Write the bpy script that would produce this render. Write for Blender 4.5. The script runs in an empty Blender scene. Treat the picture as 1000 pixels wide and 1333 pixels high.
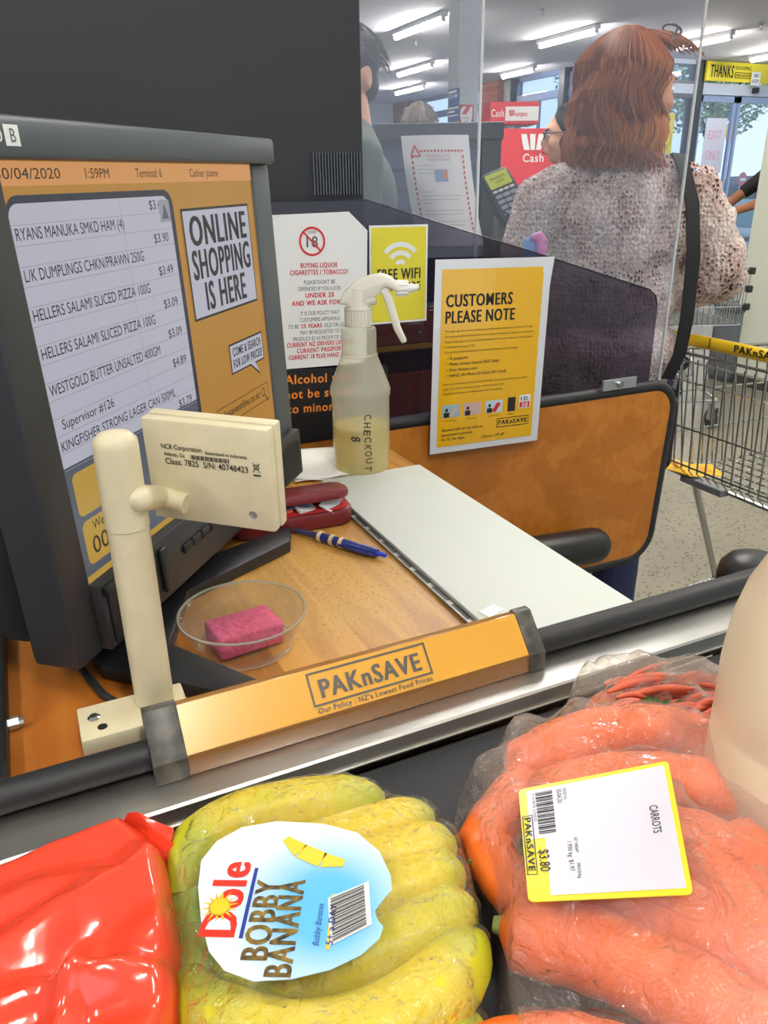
import bpy, bmesh, math, random
import numpy as np
from math import pi, sin, cos, radians, sqrt, atan2
from mathutils import Vector, Matrix, Euler, noise as mnoise
random.seed(7)
C = bpy.context.scene.collection
SC = bpy.context.scene

# ------------------------------------------------------------------ camera
FPX, YAW, PIT, ROL = 1005.92, radians(65.312), radians(22.852), radians(-0.855)   # solved for 1000x1333
CAM = Vector((0, 0, 1.30))
FW = Vector((cos(PIT)*cos(YAW), cos(PIT)*sin(YAW), -sin(PIT)))
_r = Vector((sin(YAW), -cos(YAW), 0)); _u = _r.cross(FW)
RT = cos(ROL)*_r + sin(ROL)*_u
UP = -sin(ROL)*_r + cos(ROL)*_u
cd = bpy.data.cameras.new('camera'); cam = bpy.data.objects.new('camera', cd); C.objects.link(cam)
cd.sensor_fit = 'VERTICAL'; cd.sensor_height = 24.0; cd.lens = FPX/1333*24.0
cd.clip_start = .02; cd.clip_end = 300
cam.matrix_world = Matrix(((RT.x, UP.x, -FW.x, CAM.x), (RT.y, UP.y, -FW.y, CAM.y), (RT.z, UP.z, -FW.z, CAM.z), (0, 0, 0, 1)))
SC.camera = cam
cd.dof.use_dof = False

# ------------------------------------------------------------------ world, lights, exposure
w = bpy.data.worlds.new('world'); SC.world = w; w.use_nodes = True
bg = w.node_tree.nodes['Background']; bg.inputs[0].default_value = (.80, .90, 1.0, 1); bg.inputs[1].default_value = 1.45
SC.view_settings.view_transform = 'Standard'; SC.view_settings.look = 'None'
SC.view_settings.gamma = 1; SC.view_settings.use_curve_mapping = False
SC.view_settings.exposure = 0.12
def area(name, loc, rot, sx, sy, power, col=(1, .97, .92)):
    l = bpy.data.lights.new(name, 'AREA'); l.shape = 'RECTANGLE'; l.size = sx; l.size_y = sy; l.energy = power; l.color = col
    o = bpy.data.objects.new(name, l); C.objects.link(o); o.location = loc; o.rotation_euler = rot
    return o
# rows of shop fluorescents over the lanes (run along Y like those in view)
LANE_LIGHTS = [(-1.6, .4, 26), (.2, -.9, 26), (1.5, 2.5, 32), (2.4, .6, 30), (2.4, 3.2, 34), (-1.2, 3.4, 22), (5.9, 4.0, 46), (1.0, 6.5, 40)]
for x, y, p in LANE_LIGHTS:
    area('tube_light', (x, y, 2.93), (0, 0, 0), .14, 1.3, p*.36)

# ------------------------------------------------------------------ helpers
def ray(x, y): return FW + (x-500)/FPX*RT - (y-666.5)/FPX*UP
def Z(x, y, z): d = ray(x, y); return CAM + d*((z-CAM.z)/d.z)
def YP(x, y, Y): d = ray(x, y); return CAM + d*(Y/d.y)
def XP(x, y, X): d = ray(x, y); return CAM + d*(X/d.x)
def D(x, y, t): return CAM + ray(x, y)*t
def PLN(x, y, p, n): d = ray(x, y); return CAM + d*((Vector(p)-CAM).dot(n)/d.dot(n))

def lin(c):
    if isinstance(c, str):
        c = [int(c[i:i+2], 16)/255 for i in (0, 2, 4)]
    return tuple((v/12.92 if v <= .04045 else ((v+.055)/1.055)**2.4) for v in c[:3])+(1,)

MATS = {}
def mat(name, col, rough=.5, metal=0, spec=.5, emit=None, es=0, bump=None, var=None, trans=0, coat=0, sub=0):
    """col: srgb hex; bump=(scale,strength,dist); var=(scale,hex2,amount)"""
    if name in MATS: return MATS[name]
    m = bpy.data.materials.new(name); m.use_nodes = True; MATS[name] = m
    nt = m.node_tree; b = nt.nodes['Principled BSDF']
    b.inputs['Base Color'].default_value = lin(col); b.inputs['Roughness'].default_value = rough
    b.inputs['Metallic'].default_value = metal; b.inputs['Specular IOR Level'].default_value = spec
    b.inputs['Transmission Weight'].default_value = trans; b.inputs['Coat Weight'].default_value = coat
    if emit: b.inputs['Emission Color'].default_value = lin(emit); b.inputs['Emission Strength'].default_value = es
    if sub: b.inputs['Subsurface Weight'].default_value = sub; b.inputs['Subsurface Radius'].default_value = (.02, .01, .006)
    tc = nt.nodes.new('ShaderNodeTexCoord')
    if var:
        n = nt.nodes.new('ShaderNodeTexNoise'); n.inputs['Scale'].default_value = var[0]; n.inputs['Detail'].default_value = 6
        r = nt.nodes.new('ShaderNodeValToRGB'); r.color_ramp.elements[0].position = .35; r.color_ramp.elements[1].position = .7
        r.color_ramp.elements[0].color = (0, 0, 0, 1); r.color_ramp.elements[1].color = (var[2],)*3+(1,)
        x = nt.nodes.new('ShaderNodeMix'); x.data_type = 'RGBA'
        x.inputs[6].default_value = lin(col); x.inputs[7].default_value = lin(var[1])
        nt.links.new(tc.outputs['Object'], n.inputs['Vector']); nt.links.new(n.outputs['Fac'], r.inputs[0])
        nt.links.new(r.outputs[0], x.inputs[0]); nt.links.new(x.outputs[2], b.inputs['Base Color'])
    if bump:
        n = nt.nodes.new('ShaderNodeTexNoise'); n.inputs['Scale'].default_value = bump[0]; n.inputs['Detail'].default_value = 5
        u = nt.nodes.new('ShaderNodeBump'); u.inputs['Strength'].default_value = bump[1]; u.inputs['Distance'].default_value = bump[2] if len(bump) > 2 else .002
        nt.links.new(tc.outputs['Object'], n.inputs['Vector']); nt.links.new(n.outputs['Fac'], u.inputs['Height']); nt.links.new(u.outputs[0], b.inputs['Normal'])
    return m
def node(nt, t, **kw):
    n = nt.nodes.new(t)
    for k, v in kw.items():
        if k.startswith('i_'): n.inputs[int(k[2:])].default_value = v
        else: setattr(n, k, v)
    return n
def film(name, tint='ffffff', haze=.12, hazecol='ffffff', rough=.08, spec=1.45, wr=60, st=.35, dist=.004, creases=0, gw=1.0):
    """thin clear sheet: transparent + fresnel gloss + a little milky diffuse"""
    m = bpy.data.materials.new(name); m.use_nodes = True; MATS[name] = m
    nt = m.node_tree; nt.nodes.clear(); L = nt.links
    out = node(nt, 'ShaderNodeOutputMaterial')
    tr = node(nt, 'ShaderNodeBsdfTransparent'); tr.inputs[0].default_value = lin(tint)
    df = node(nt, 'ShaderNodeBsdfDiffuse'); df.inputs[0].default_value = lin(hazecol)
    tl = node(nt, 'ShaderNodeBsdfTranslucent'); tl.inputs[0].default_value = lin(hazecol)
    gl = node(nt, 'ShaderNodeBsdfGlossy'); gl.inputs['Roughness'].default_value = rough; gl.inputs[0].default_value = (gw, gw, gw, 1)
    ad = node(nt, 'ShaderNodeMixShader'); ad.inputs[0].default_value = .35
    L.new(df.outputs[0], ad.inputs[1]); L.new(tl.outputs[0], ad.inputs[2])
    m1 = node(nt, 'ShaderNodeMixShader'); m1.inputs[0].default_value = haze
    L.new(tr.outputs[0], m1.inputs[1]); L.new(ad.outputs[0], m1.inputs[2])
    fr = node(nt, 'ShaderNodeLayerWeight'); fr.inputs[0].default_value = .5; r0 = ((spec-1)/(spec+1))**2
    pw = node(nt, 'ShaderNodeMath', operation='POWER'); pw.inputs[1].default_value = 5; L.new(fr.outputs['Facing'], pw.inputs[0])
    ma = node(nt, 'ShaderNodeMath', operation='MULTIPLY_ADD'); ma.inputs[1].default_value = 1-r0; ma.inputs[2].default_value = r0; L.new(pw.outputs[0], ma.inputs[0])
    m2 = node(nt, 'ShaderNodeMixShader'); L.new(ma.outputs[0], m2.inputs[0]); L.new(m1.outputs[0], m2.inputs[1]); L.new(gl.outputs[0], m2.inputs[2])
    L.new(m2.outputs[0], out.inputs[0])
    tc = node(nt, 'ShaderNodeTexCoord')
    if st:
        n = node(nt, 'ShaderNodeTexNoise'); n.inputs['Scale'].default_value = wr; n.inputs['Detail'].default_value = 4; n.inputs['Distortion'].default_value = 1.2
        u = node(nt, 'ShaderNodeBump'); u.inputs['Strength'].default_value = st; u.inputs['Distance'].default_value = dist
        L.new(tc.outputs['Object'], n.inputs['Vector']); L.new(n.outputs['Fac'], u.inputs['Height'])
        L.new(u.outputs[0], gl.inputs['Normal']); L.new(u.outputs[0], fr.inputs['Normal'])
    if creases:
        n2 = node(nt, 'ShaderNodeTexNoise'); n2.inputs['Scale'].default_value = creases; n2.inputs['Detail'].default_value = 3; n2.inputs['Distortion'].default_value = 1.0
        mp = node(nt, 'ShaderNodeMapRange'); mp.inputs[1].default_value = .35; mp.inputs[2].default_value = .75; mp.inputs[3].default_value = haze*.6; mp.inputs[4].default_value = min(1, haze*1.7)
        L.new(tc.outputs['Object'], n2.inputs['Vector']); L.new(n2.outputs['Fac'], mp.inputs[0]); L.new(mp.outputs[0], m1.inputs[0])
    return m

def props(o, label=None, cat=None, group=None, kind=None):
    for k, v in (('label', label), ('category', cat), ('group', group), ('kind', kind)):
        if v: o[k] = v
    return o
def thing(name, label, cat, loc=(0, 0, 0), rz=0, group=None, mw=None):
    o = bpy.data.objects.new(name, None); C.objects.link(o); o.empty_display_size = .05
    if mw is not None: o.matrix_world = mw
    else: o.location = loc; o.rotation_euler = (0, 0, rz)
    return props(o, label, cat, group)
def frame(O, X, Y):
    X = Vector(X).normalized(); Y = Vector(Y); N = X.cross(Y).normalized(); Y = N.cross(X)
    return Matrix(((X.x, Y.x, N.x, O[0]), (X.y, Y.y, N.y, O[1]), (X.z, Y.z, N.z, O[2]), (0, 0, 0, 1)))

PRINT = ('screen_text', 'red_print', 'grey_print', 'small_print', 'lettering', 'small_lettering', 'card_pictures', 'red_border', 'red_heading', 'folded_sheet', 'fork', 'stripes', 'screen_picture', 'hanger')
class MB:
    def __init__(s): s.v = []; s.f = []; s.m = []
    def add(s, vs, fs, m=0):
        o = len(s.v); s.v += [tuple(p) for p in vs]; s.f += [tuple(i+o for i in f) for f in fs]; s.m += [m]*len(fs); return s
    def bm(s, b, m=0, mw=None):
        b.verts.ensure_lookup_table(); b.verts.index_update()
        vs = [(mw @ v.co if mw else v.co) for v in b.verts]; fs = [[v.index for v in f.verts] for f in b.faces]
        b.free(); return s.add(vs, fs, m)
    def box(s, c, d, m=0, bev=0, rot=None, seg=2):
        b = bmesh.new(); bmesh.ops.create_cube(b, size=1)
        bmesh.ops.scale(b, vec=d, verts=b.verts)
        if bev: bmesh.ops.bevel(b, geom=list(b.edges), offset=bev, segments=seg, profile=.5, affect='EDGES')
        M = Matrix.Translation(c) @ (rot.to_matrix().to_4x4() if rot else Matrix.Identity(4))
        return s.bm(b, m, M)
    def b2(s, lo, hi, m=0, bev=0):
        return s.box([(a+b)/2 for a, b in zip(lo, hi)], [abs(b-a) for a, b in zip(lo, hi)], m, bev)
    def prism(s, poly, a, b, m=0, axis='z', bev=0, seg=2):
        """poly 2d extruded between a,b along axis"""
        bb = bmesh.new()
        def P(p, h): return {'z': (p[0], p[1], h), 'y': (p[0], h, p[1]), 'x': (h, p[0], p[1])}[axis]
        lo = [bb.verts.new(P(p, a)) for p in poly]; hi = [bb.verts.new(P(p, b)) for p in poly]; n = len(poly)
        bb.faces.new(lo[::-1]); bb.faces.new(hi)
        for i in range(n): bb.faces.new((lo[i], lo[(i+1) % n], hi[(i+1) % n], hi[i]))
        bmesh.ops.recalc_face_normals(bb, faces=bb.faces)
        if bev: bmesh.ops.bevel(bb, geom=list(bb.edges), offset=bev, segments=seg, profile=.5, affect='EDGES')
        return s.bm(bb, m)
    def tube(s, path, r, n=8, m=0, caps=True, closed=False):
        P = [Vector(p) for p in path]; k = len(P); R = r if isinstance(r, (list, tuple)) else [r]*k
        vs = []; fs = []; prev = None
        for i, p in enumerate(P):
            t = (P[(i+1) % k]-P[i-1]) if closed else (P[min(i+1, k-1)]-P[max(i-1, 0)])
            if t.length < 1e-9: t = Vector((0, 0, 1))
            t.normalize()
            if prev is None: a = t.orthogonal().normalized()
            else:
                a = prev-t*prev.dot(t)
                a = a.normalized() if a.length > 1e-6 else t.orthogonal().normalized()
            prev = a; b = t.cross(a)
            for j in range(n):
                q = 2*pi*j/n; vs.append(p+(a*cos(q)+b*sin(q))*R[i])
        rings = k if closed else k-1
        for i in range(rings):
            for j in range(n):
                a0 = i*n+j; a1 = i*n+(j+1) % n; b0 = ((i+1) % k)*n+j; b1 = ((i+1) % k)*n+(j+1) % n
                fs.append((a0, a1, b1, b0))
        if caps and not closed: fs.append(tuple(range(n))[::-1]); fs.append(tuple((k-1)*n+j for j in range(n)))
        return s.add(vs, fs, m)
    def lathe(s, prof, c=(0, 0, 0), n=32, m=0, M=None, sx=1, sy=1):
        vs = []; fs = []
        for (r, z) in prof:
            for j in range(n):
                a = 2*pi*j/n; p = Vector((r*cos(a)*sx, r*sin(a)*sy, z)); p = (M @ p) if M else p; vs.append(p+Vector(c))
        for i in range(len(prof)-1):
            for j in range(n): fs.append((i*n+j, i*n+(j+1) % n, (i+1)*n+(j+1) % n, (i+1)*n+j))
        if prof[0][0] > 1e-5: fs.append(tuple(range(n))[::-1])
        if prof[-1][0] > 1e-5: fs.append(tuple((len(prof)-1)*n+j for j in range(n)))
        return s.add(vs, fs, m)
    def ell(s, c, r, m=0, n=16, rot=None):
        b = bmesh.new(); bmesh.ops.create_uvsphere(b, u_segments=n, v_segments=max(6, n*2//3), radius=1)
        M = Matrix.Translation(c) @ (rot.to_matrix().to_4x4() if rot else Matrix.Identity(4)) @ Matrix.Diagonal((r[0], r[1], r[2], 1))
        return s.bm(b, m, M)
    def cap(s, p0, r0, p1, r1, n=12, m=0, flat=None):
        """tapered capsule"""
        p0 = Vector(p0); p1 = Vector(p1); d = p1-p0; L = d.length; d = d/L if L > 1e-9 else Vector((0, 0, 1))
        path = []; R = []
        for k in range(4): a = pi/2*(k/4); path.append(p0-d*r0*cos(a)); R.append(max(1e-4, r0*sin(a)))
        path += [p0, p1]; R += [r0, r1]
        for k in range(1, 5): a = pi/2*(k/4); path.append(p1+d*r1*sin(a)); R.append(max(1e-4, r1*cos(a)))
        return s.tube(path, R, n, m)
    def poly(s, pts, z=0, m=0):
        return s.add([(p[0], p[1], z) for p in pts], [tuple(range(len(pts)))], m)
    def rect(s, x0, y0, x1, y1, z=0, m=0): return s.poly([(x0, y0), (x1, y0), (x1, y1), (x0, y1)], z, m)
    def border(s, x0, y0, x1, y1, t, z=0, m=0):
        s.rect(x0, y0, x1, y0+t, z, m); s.rect(x0, y1-t, x1, y1, z, m); s.rect(x0, y0+t, x0+t, y1-t, z, m); return s.rect(x1-t, y0+t, x1, y1-t, z, m)
    def ring(s, c, r0, r1, a0=0, a1=2*pi, z=0, m=0, n=40):
        vs = []; fs = []
        for i in range(n+1):
            a = a0+(a1-a0)*i/n
            vs += [(c[0]+r0*cos(a), c[1]+r0*sin(a), z), (c[0]+r1*cos(a), c[1]+r1*sin(a), z)]
        for i in range(n): fs.append((2*i, 2*i+1, 2*i+3, 2*i+2))
        return s.add(vs, fs, m)
    def text(s, t, x, y, h, w=None, bold=0, z=0, m=0, align='L', rot=0, shear=0, fn=None):
        """cap height h, placed with its baseline at x,y; w forces the width"""
        cu = bpy.data.curves.new('t', 'FONT'); cu.body = t; cu.size = 1; cu.offset = min(bold, .010); cu.resolution_u = 3; cu.shear = shear; cu.space_character = 1.13 if bold > .014 else 1
        ob = bpy.data.objects.new('t', cu); me = bpy.data.meshes.new_from_object(ob)
        V = [v.co.copy() for v in me.vertices]; F = [tuple(p.vertices) for p in me.polygons]
        bpy.data.objects.remove(ob); bpy.data.curves.remove(cu); bpy.data.meshes.remove(me)
        if not V: return s
        if bold > .014:      # heavier stems from overlapping shifted copies
            n0 = len(V); V0 = list(V); F0 = list(F)
            for k, d_ in enumerate((bold*.6, bold*1.2)): V += [Vector((v.x+d_, v.y, 0)) for v in V0]; F += [tuple(i+n0*(k+1) for i in f) for f in F0]
        xs = [v.x for v in V]; x0, x1 = min(xs), max(xs); sy = h/.70
        sx = w/(x1-x0) if w else sy*.92
        W = (x1-x0)*sx; off = {'L': 0, 'C': -W/2, 'R': -W}[align]
        out = []; n0 = len(V)//3 if bold > .014 else len(V)
        for i_, v in enumerate(V):
            a = (v.x-x0)*sx+off; b = v.y*sy
            out.append((x+a*cos(rot)-b*sin(rot), y+a*sin(rot)+b*cos(rot), z+(i_//n0)*2e-5))
        if fn: out = [fn(p) for p in out]
        return s.add(out, F, m)
    def xf(s, fn): s.v = [tuple(fn(p)) for p in s.v]; return s
    def build(s, name, mats, parent=None, smooth=None, kind=None, label=None):
        me = bpy.data.meshes.new(name); me.from_pydata(s.v, [], s.f)
        if not isinstance(mats, (list, tuple)): mats = [mats]
        for q in mats: me.materials.append(q)
        if len(mats) > 1: me.polygons.foreach_set('material_index', s.m)
        if smooth is not None:
            me.polygons.foreach_set('use_smooth', [True]*len(me.polygons))
            if smooth < 180: me.set_sharp_from_angle(angle=radians(smooth))
        me.update()
        o = bpy.data.objects.new(name, me); C.objects.link(o)
        if parent: o.parent = parent
        if kind: o['kind'] = kind
        if label: o['label'] = label
        if name in PRINT: o['kind'] = 'stuff'
        return o
def organic(mb, name, m, parent=None, voxel=.008, smooth=3, kind=None):
    """union of overlapping shapes into one continuous skin"""
    o = mb.build(name+'_raw', m); md = o.modifiers.new('r', 'REMESH'); md.mode = 'VOXEL'; md.voxel_size = voxel; md.use_smooth_shade = True
    if smooth: s2 = o.modifiers.new('s', 'SMOOTH'); s2.iterations = smooth; s2.factor = .6
    dg = bpy.context.evaluated_depsgraph_get(); dg.update()
    me = bpy.data.meshes.new_from_object(o.evaluated_get(dg)); bpy.data.objects.remove(o)
    me.name = name; me.polygons.foreach_set('use_smooth', [True]*len(me.polygons))
    r = bpy.data.objects.new(name, me); C.objects.link(r)
    if parent: r.parent = parent
    if kind: r['kind'] = kind
    return r
def rrect(x0, y0, x1, y1, r, n=5, corners=(1, 1, 1, 1)):
    """rounded rectangle outline; corners: bl, br, tr, tl"""
    out = []
    for k, (cx, cy, a) in enumerate(((x0+r, y0+r, pi), (x1-r, y0+r, 1.5*pi), (x1-r, y1-r, 0), (x0+r, y1-r, .5*pi))):
        if corners[k]:
            for i in range(n+1): q = a+pi/2*i/n; out.append((cx+r*cos(q), cy+r*sin(q)))
        else: out.append([(x0, y0), (x1, y0), (x1, y1), (x0, y1)][k])
    return out
# ------------------------------------------------------------------ materials
def terrazzo():
    m = bpy.data.materials.new('terrazzo'); m.use_nodes = True; nt = m.node_tree; b = nt.nodes['Principled BSDF']; L = nt.links
    tc = node(nt, 'ShaderNodeTexCoord')
    v = node(nt, 'ShaderNodeTexVoronoi'); v.inputs['Scale'].default_value = 58; v.inputs['Randomness'].default_value = 1
    r = node(nt, 'ShaderNodeValToRGB'); e = r.color_ramp.elements; e[0].position = 0; e[0].color = lin('4c473d'); e[1].position = .36; e[1].color = lin('958f7f')
    e2 = r.color_ramp.elements.new(.28); e2.color = lin('6a6457')
    n = node(nt, 'ShaderNodeTexNoise'); n.inputs['Scale'].default_value = 3
    x = node(nt, 'ShaderNodeMix', data_type='RGBA', blend_type='MULTIPLY'); x.inputs[0].default_value = .35
    L.new(tc.outputs['Object'], v.inputs['Vector']); L.new(v.outputs['Distance'], r.inputs[0]); L.new(tc.outputs['Object'], n.inputs['Vector'])
    # only some cells carry a dark chip
    c = node(nt, 'ShaderNodeMath', operation='GREATER_THAN'); c.inputs[1].default_value = .30
    s = node(nt, 'ShaderNodeSeparateColor'); L.new(v.outputs['Color'], s.inputs[0]); L.new(s.outputs[0], c.inputs[0])
    y = node(nt, 'ShaderNodeMix', data_type='RGBA'); y.inputs[6].default_value = lin('958f7f')
    L.new(c.outputs[0], y.inputs[0]); L.new(r.outputs[0], y.inputs[7]); L.new(y.outputs[2], x.inputs[6]); L.new(n.outputs['Fac'], x.inputs[7])
    L.new(x.outputs[2], b.inputs['Base Color']); b.inputs['Roughness'].default_value = .35
    return m
def plywood(name, base, dark, pale=None, knot=None, rough=.4):
    m = bpy.data.materials.new(name); m.use_nodes = True; nt = m.node_tree; b = nt.nodes['Principled BSDF']; L = nt.links
    tc = node(nt, 'ShaderNodeTexCoord'); mp = node(nt, 'ShaderNodeMapping'); mp.inputs['Scale'].default_value = (26, 2.4, 20); mp.inputs['Rotation'].default_value = (0, 0, .12)
    L.new(tc.outputs['Object'], mp.inputs[0])
    n = node(nt, 'ShaderNodeTexNoise'); n.inputs['Scale'].default_value = 1.6; n.inputs['Detail'].default_value = 8; n.inputs['Distortion'].default_value = .8
    L.new(mp.outputs[0], n.inputs['Vector'])
    r = node(nt, 'ShaderNodeValToRGB'); r.color_ramp.elements[0].position = .40; r.color_ramp.elements[1].position = .60
    r.color_ramp.elements[0].color = lin(dark); r.color_ramp.elements[1].color = lin(base); L.new(n.outputs['Fac'], r.inputs[0])
    col = r.outputs[0]
    if pale:   # worn area around the middle of the desk, and pale streaks
        g = node(nt, 'ShaderNodeVectorMath', operation='DISTANCE'); g.inputs[1].default_value = (.245, .60, .96); L.new(tc.outputs['Object'], g.inputs[0])
        n2 = node(nt, 'ShaderNodeTexNoise'); n2.inputs['Scale'].default_value = 16; n2.inputs['Detail'].default_value = 6; L.new(tc.outputs['Object'], n2.inputs['Vector'])
        a = node(nt, 'ShaderNodeMath', operation='MULTIPLY_ADD'); a.inputs[1].default_value = .16; L.new(n2.outputs['Fac'], a.inputs[0]); L.new(g.outputs['Value'], a.inputs[2])
        q = node(nt, 'ShaderNodeMapRange'); q.inputs[1].default_value = .15; q.inputs[2].default_value = .25; q.inputs[3].default_value = .62; q.inputs[4].default_value = .08; L.new(a.outputs[0], q.inputs[0])
        x = node(nt, 'ShaderNodeMix', data_type='RGBA'); x.inputs[7].default_value = lin(pale); L.new(q.outputs[0], x.inputs[0]); L.new(col, x.inputs[6]); col = x.outputs[2]
        # left third still has its orange varnish
        s = node(nt, 'ShaderNodeSeparateXYZ'); L.new(tc.outputs['Object'], s.inputs[0])
        q2 = node(nt, 'ShaderNodeMapRange'); q2.inputs[1].default_value = .05; q2.inputs[2].default_value = .12; q2.inputs[3].default_value = .8; q2.inputs[4].default_value = 0; L.new(s.outputs[0], q2.inputs[0])
        x2 = node(nt, 'ShaderNodeMix', data_type='RGBA'); x2.inputs[7].default_value = lin('9e5618'); L.new(q2.outputs[0], x2.inputs[0]); L.new(col, x2.inputs[6]); col = x2.outputs[2]
        # fine dirt pits
        n3 = node(nt, 'ShaderNodeTexNoise'); n3.inputs['Scale'].default_value = 1; n3.inputs['Detail'].default_value = 3
        mp3 = node(nt, 'ShaderNodeMapping'); mp3.inputs['Scale'].default_value = (420, 160, 200); L.new(tc.outputs['Object'], mp3.inputs[0]); L.new(mp3.outputs[0], n3.inputs['Vector'])
        q3 = node(nt, 'ShaderNodeMapRange'); q3.inputs[1].default_value = .58; q3.inputs[2].default_value = .66; q3.inputs[3].default_value = 0; q3.inputs[4].default_value = .75; L.new(n3.outputs['Fac'], q3.inputs[0])
        m3 = node(nt, 'ShaderNodeMath', operation='MULTIPLY'); L.new(q3.outputs[0], m3.inputs[0]); L.new(q.outputs[0], m3.inputs[1])
        x3 = node(nt, 'ShaderNodeMix', data_type='RGBA'); x3.inputs[7].default_value = lin('5a431c'); L.new(m3.outputs[0], x3.inputs[0]); L.new(col, x3.inputs[6]); col = x3.outputs[2]
    if knot:
        n4 = node(nt, 'ShaderNodeTexNoise'); n4.inputs['Scale'].default_value = 5.5; n4.inputs['Detail'].default_value = 3; n4.inputs['Distortion'].default_value = 1.0
        mp4 = node(nt, 'ShaderNodeMapping'); mp4.inputs['Scale'].default_value = (1, 1, 1.5); mp4.inputs['Location'].default_value = (.9, 0, .35); mp4.inputs['Rotation'].default_value = (0, .5, 0); L.new(tc.outputs['Object'], mp4.inputs[0]); L.new(mp4.outputs[0], n4.inputs['Vector'])
        q4 = node(nt, 'ShaderNodeMapRange'); q4.inputs[1].default_value = .50; q4.inputs[2].default_value = .54; q4.inputs[3].default_value = 0; q4.inputs[4].default_value = .38; L.new(n4.outputs['Fac'], q4.inputs[0])
        x4 = node(nt, 'ShaderNodeMix', data_type='RGBA'); x4.inputs[7].default_value = lin(knot); L.new(q4.outputs[0], x4.inputs[0]); L.new(col, x4.inputs[6]); col = x4.outputs[2]
    L.new(col, b.inputs['Base Color']); b.inputs['Roughness'].default_value = rough
    u = node(nt, 'ShaderNodeBump'); u.inputs['Strength'].default_value = .15; u.inputs['Distance'].default_value = .001; L.new(n.outputs['Fac'], u.inputs['Height']); L.new(u.outputs[0], b.inputs['Normal'])
    return m
def steel(name='brushed_steel', sc=(3, 160, 160)):
    m = bpy.data.materials.new(name); m.use_nodes = True; nt = m.node_tree; b = nt.nodes['Principled BSDF']; L = nt.links
    b.inputs['Metallic'].default_value = 1; b.inputs['Base Color'].default_value = lin('cfcec8')
    tc = node(nt, 'ShaderNodeTexCoord'); mp = node(nt, 'ShaderNodeMapping'); mp.inputs['Scale'].default_value = sc; L.new(tc.outputs['Object'], mp.inputs[0])
    n = node(nt, 'ShaderNodeTexNoise'); n.inputs['Scale'].default_value = 3; n.inputs['Detail'].default_value = 5; L.new(mp.outputs[0], n.inputs['Vector'])
    n2 = node(nt, 'ShaderNodeTexNoise'); n2.inputs['Scale'].default_value = 14; n2.inputs['Detail'].default_value = 6; L.new(tc.outputs['Object'], n2.inputs['Vector'])
    q = node(nt, 'ShaderNodeMapRange'); q.inputs[3].default_value = .30; q.inputs[4].default_value = .46; L.new(n2.outputs['Fac'], q.inputs[0]); L.new(q.outputs[0], b.inputs['Roughness'])
    u = node(nt, 'ShaderNodeBump'); u.inputs['Strength'].default_value = .12; u.inputs['Distance'].default_value = .0006; L.new(n.outputs['Fac'], u.inputs['Height']); L.new(u.outputs[0], b.inputs['Normal'])
    return m
def brickmat():
    m = bpy.data.materials.new('brick_face'); m.use_nodes = True; nt = m.node_tree; b = nt.nodes['Principled BSDF']
    t = node(nt, 'ShaderNodeTexBrick'); t.inputs['Color1'].default_value = lin('8a4a3a'); t.inputs['Color2'].default_value = lin('75382c'); t.inputs['Mortar'].default_value = lin('8f8078'); t.inputs['Scale'].default_value = 4
    tc = node(nt, 'ShaderNodeTexCoord'); mp = node(nt, 'ShaderNodeMapping'); mp.inputs['Rotation'].default_value = (radians(90), 0, radians(90))
    nt.links.new(tc.outputs['Object'], mp.inputs[0]); nt.links.new(mp.outputs[0], t.inputs['Vector']); nt.links.new(t.outputs[0], b.inputs['Base Color']); b.inputs['Roughness'].default_value = .9
    return m
BLACK = mat('black_plastic', '1b1c1e', .45, bump=(300, .1, .0005)); SOFT = mat('black_rubber', '1f2021', .55, bump=(240, .15, .0006))
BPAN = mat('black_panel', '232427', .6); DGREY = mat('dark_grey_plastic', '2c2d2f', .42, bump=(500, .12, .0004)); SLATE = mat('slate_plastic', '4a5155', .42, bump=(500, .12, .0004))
BEIGE = mat('beige_plastic', 'd2c8a6', .38, var=(60, 'bfb28c', .35)); BOARD = mat('white_board', 'ccd1cb', .6, spec=.25); WHITE = mat('white_plastic', 'e6e5de', .35)
PAPER = mat('white_paper', 'dfe0de', .6); YEL = mat('sign_yellow', 'e6b414', .4); YEL2 = mat('pale_sign_yellow', 'd8cc2c', .4); INK = mat('black_ink', '17150f', .5); RED = mat('red_ink', 'c81f28', .5); GREYINK = mat('grey_ink', '5a5a5c', .6)
STEEL = steel(); CHROME = mat('chrome_wire', 'c4c6c4', .22, 1); ALU = mat('aluminium', 'b9bcbf', .35, .9)
TRIMG = mat('silver_trim', 'c9cbcc', .3, .2)
CEILM = mat('ceiling_paint', 'e6e8f2', .8); WALLP = mat('pale_wall_paint', 'c3c8ba', .7); WALLB = mat('blue_grey_wall', 'b6c3d6', .8); HEAD = mat('pale_header', 'b4bfd4', .5)
DESKW = plywood('worn_plywood', 'c8903e', '935a22', pale='c6a058'); PANW = plywood('varnished_panel', 'c47c2e', 'bb7226', knot='a05c1c', rough=.25); CABW = plywood('cabinet_wood', '6e3a22', '55291a', rough=.35)
BRICK = brickmat()
GLASS = film('window_glass', 'e8f2ff', .04, 'dfe8ff', .02, 1.45, st=0)
CLEAR = film('clear_perspex', 'f4f6fa', .05, 'c8d2e6', .03, 1.42, st=0)
SMOKE = film('smoked_perspex', 'b6b0bc', .02, '6a6570', .05, 1.45, wr=8, st=.02)

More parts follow.
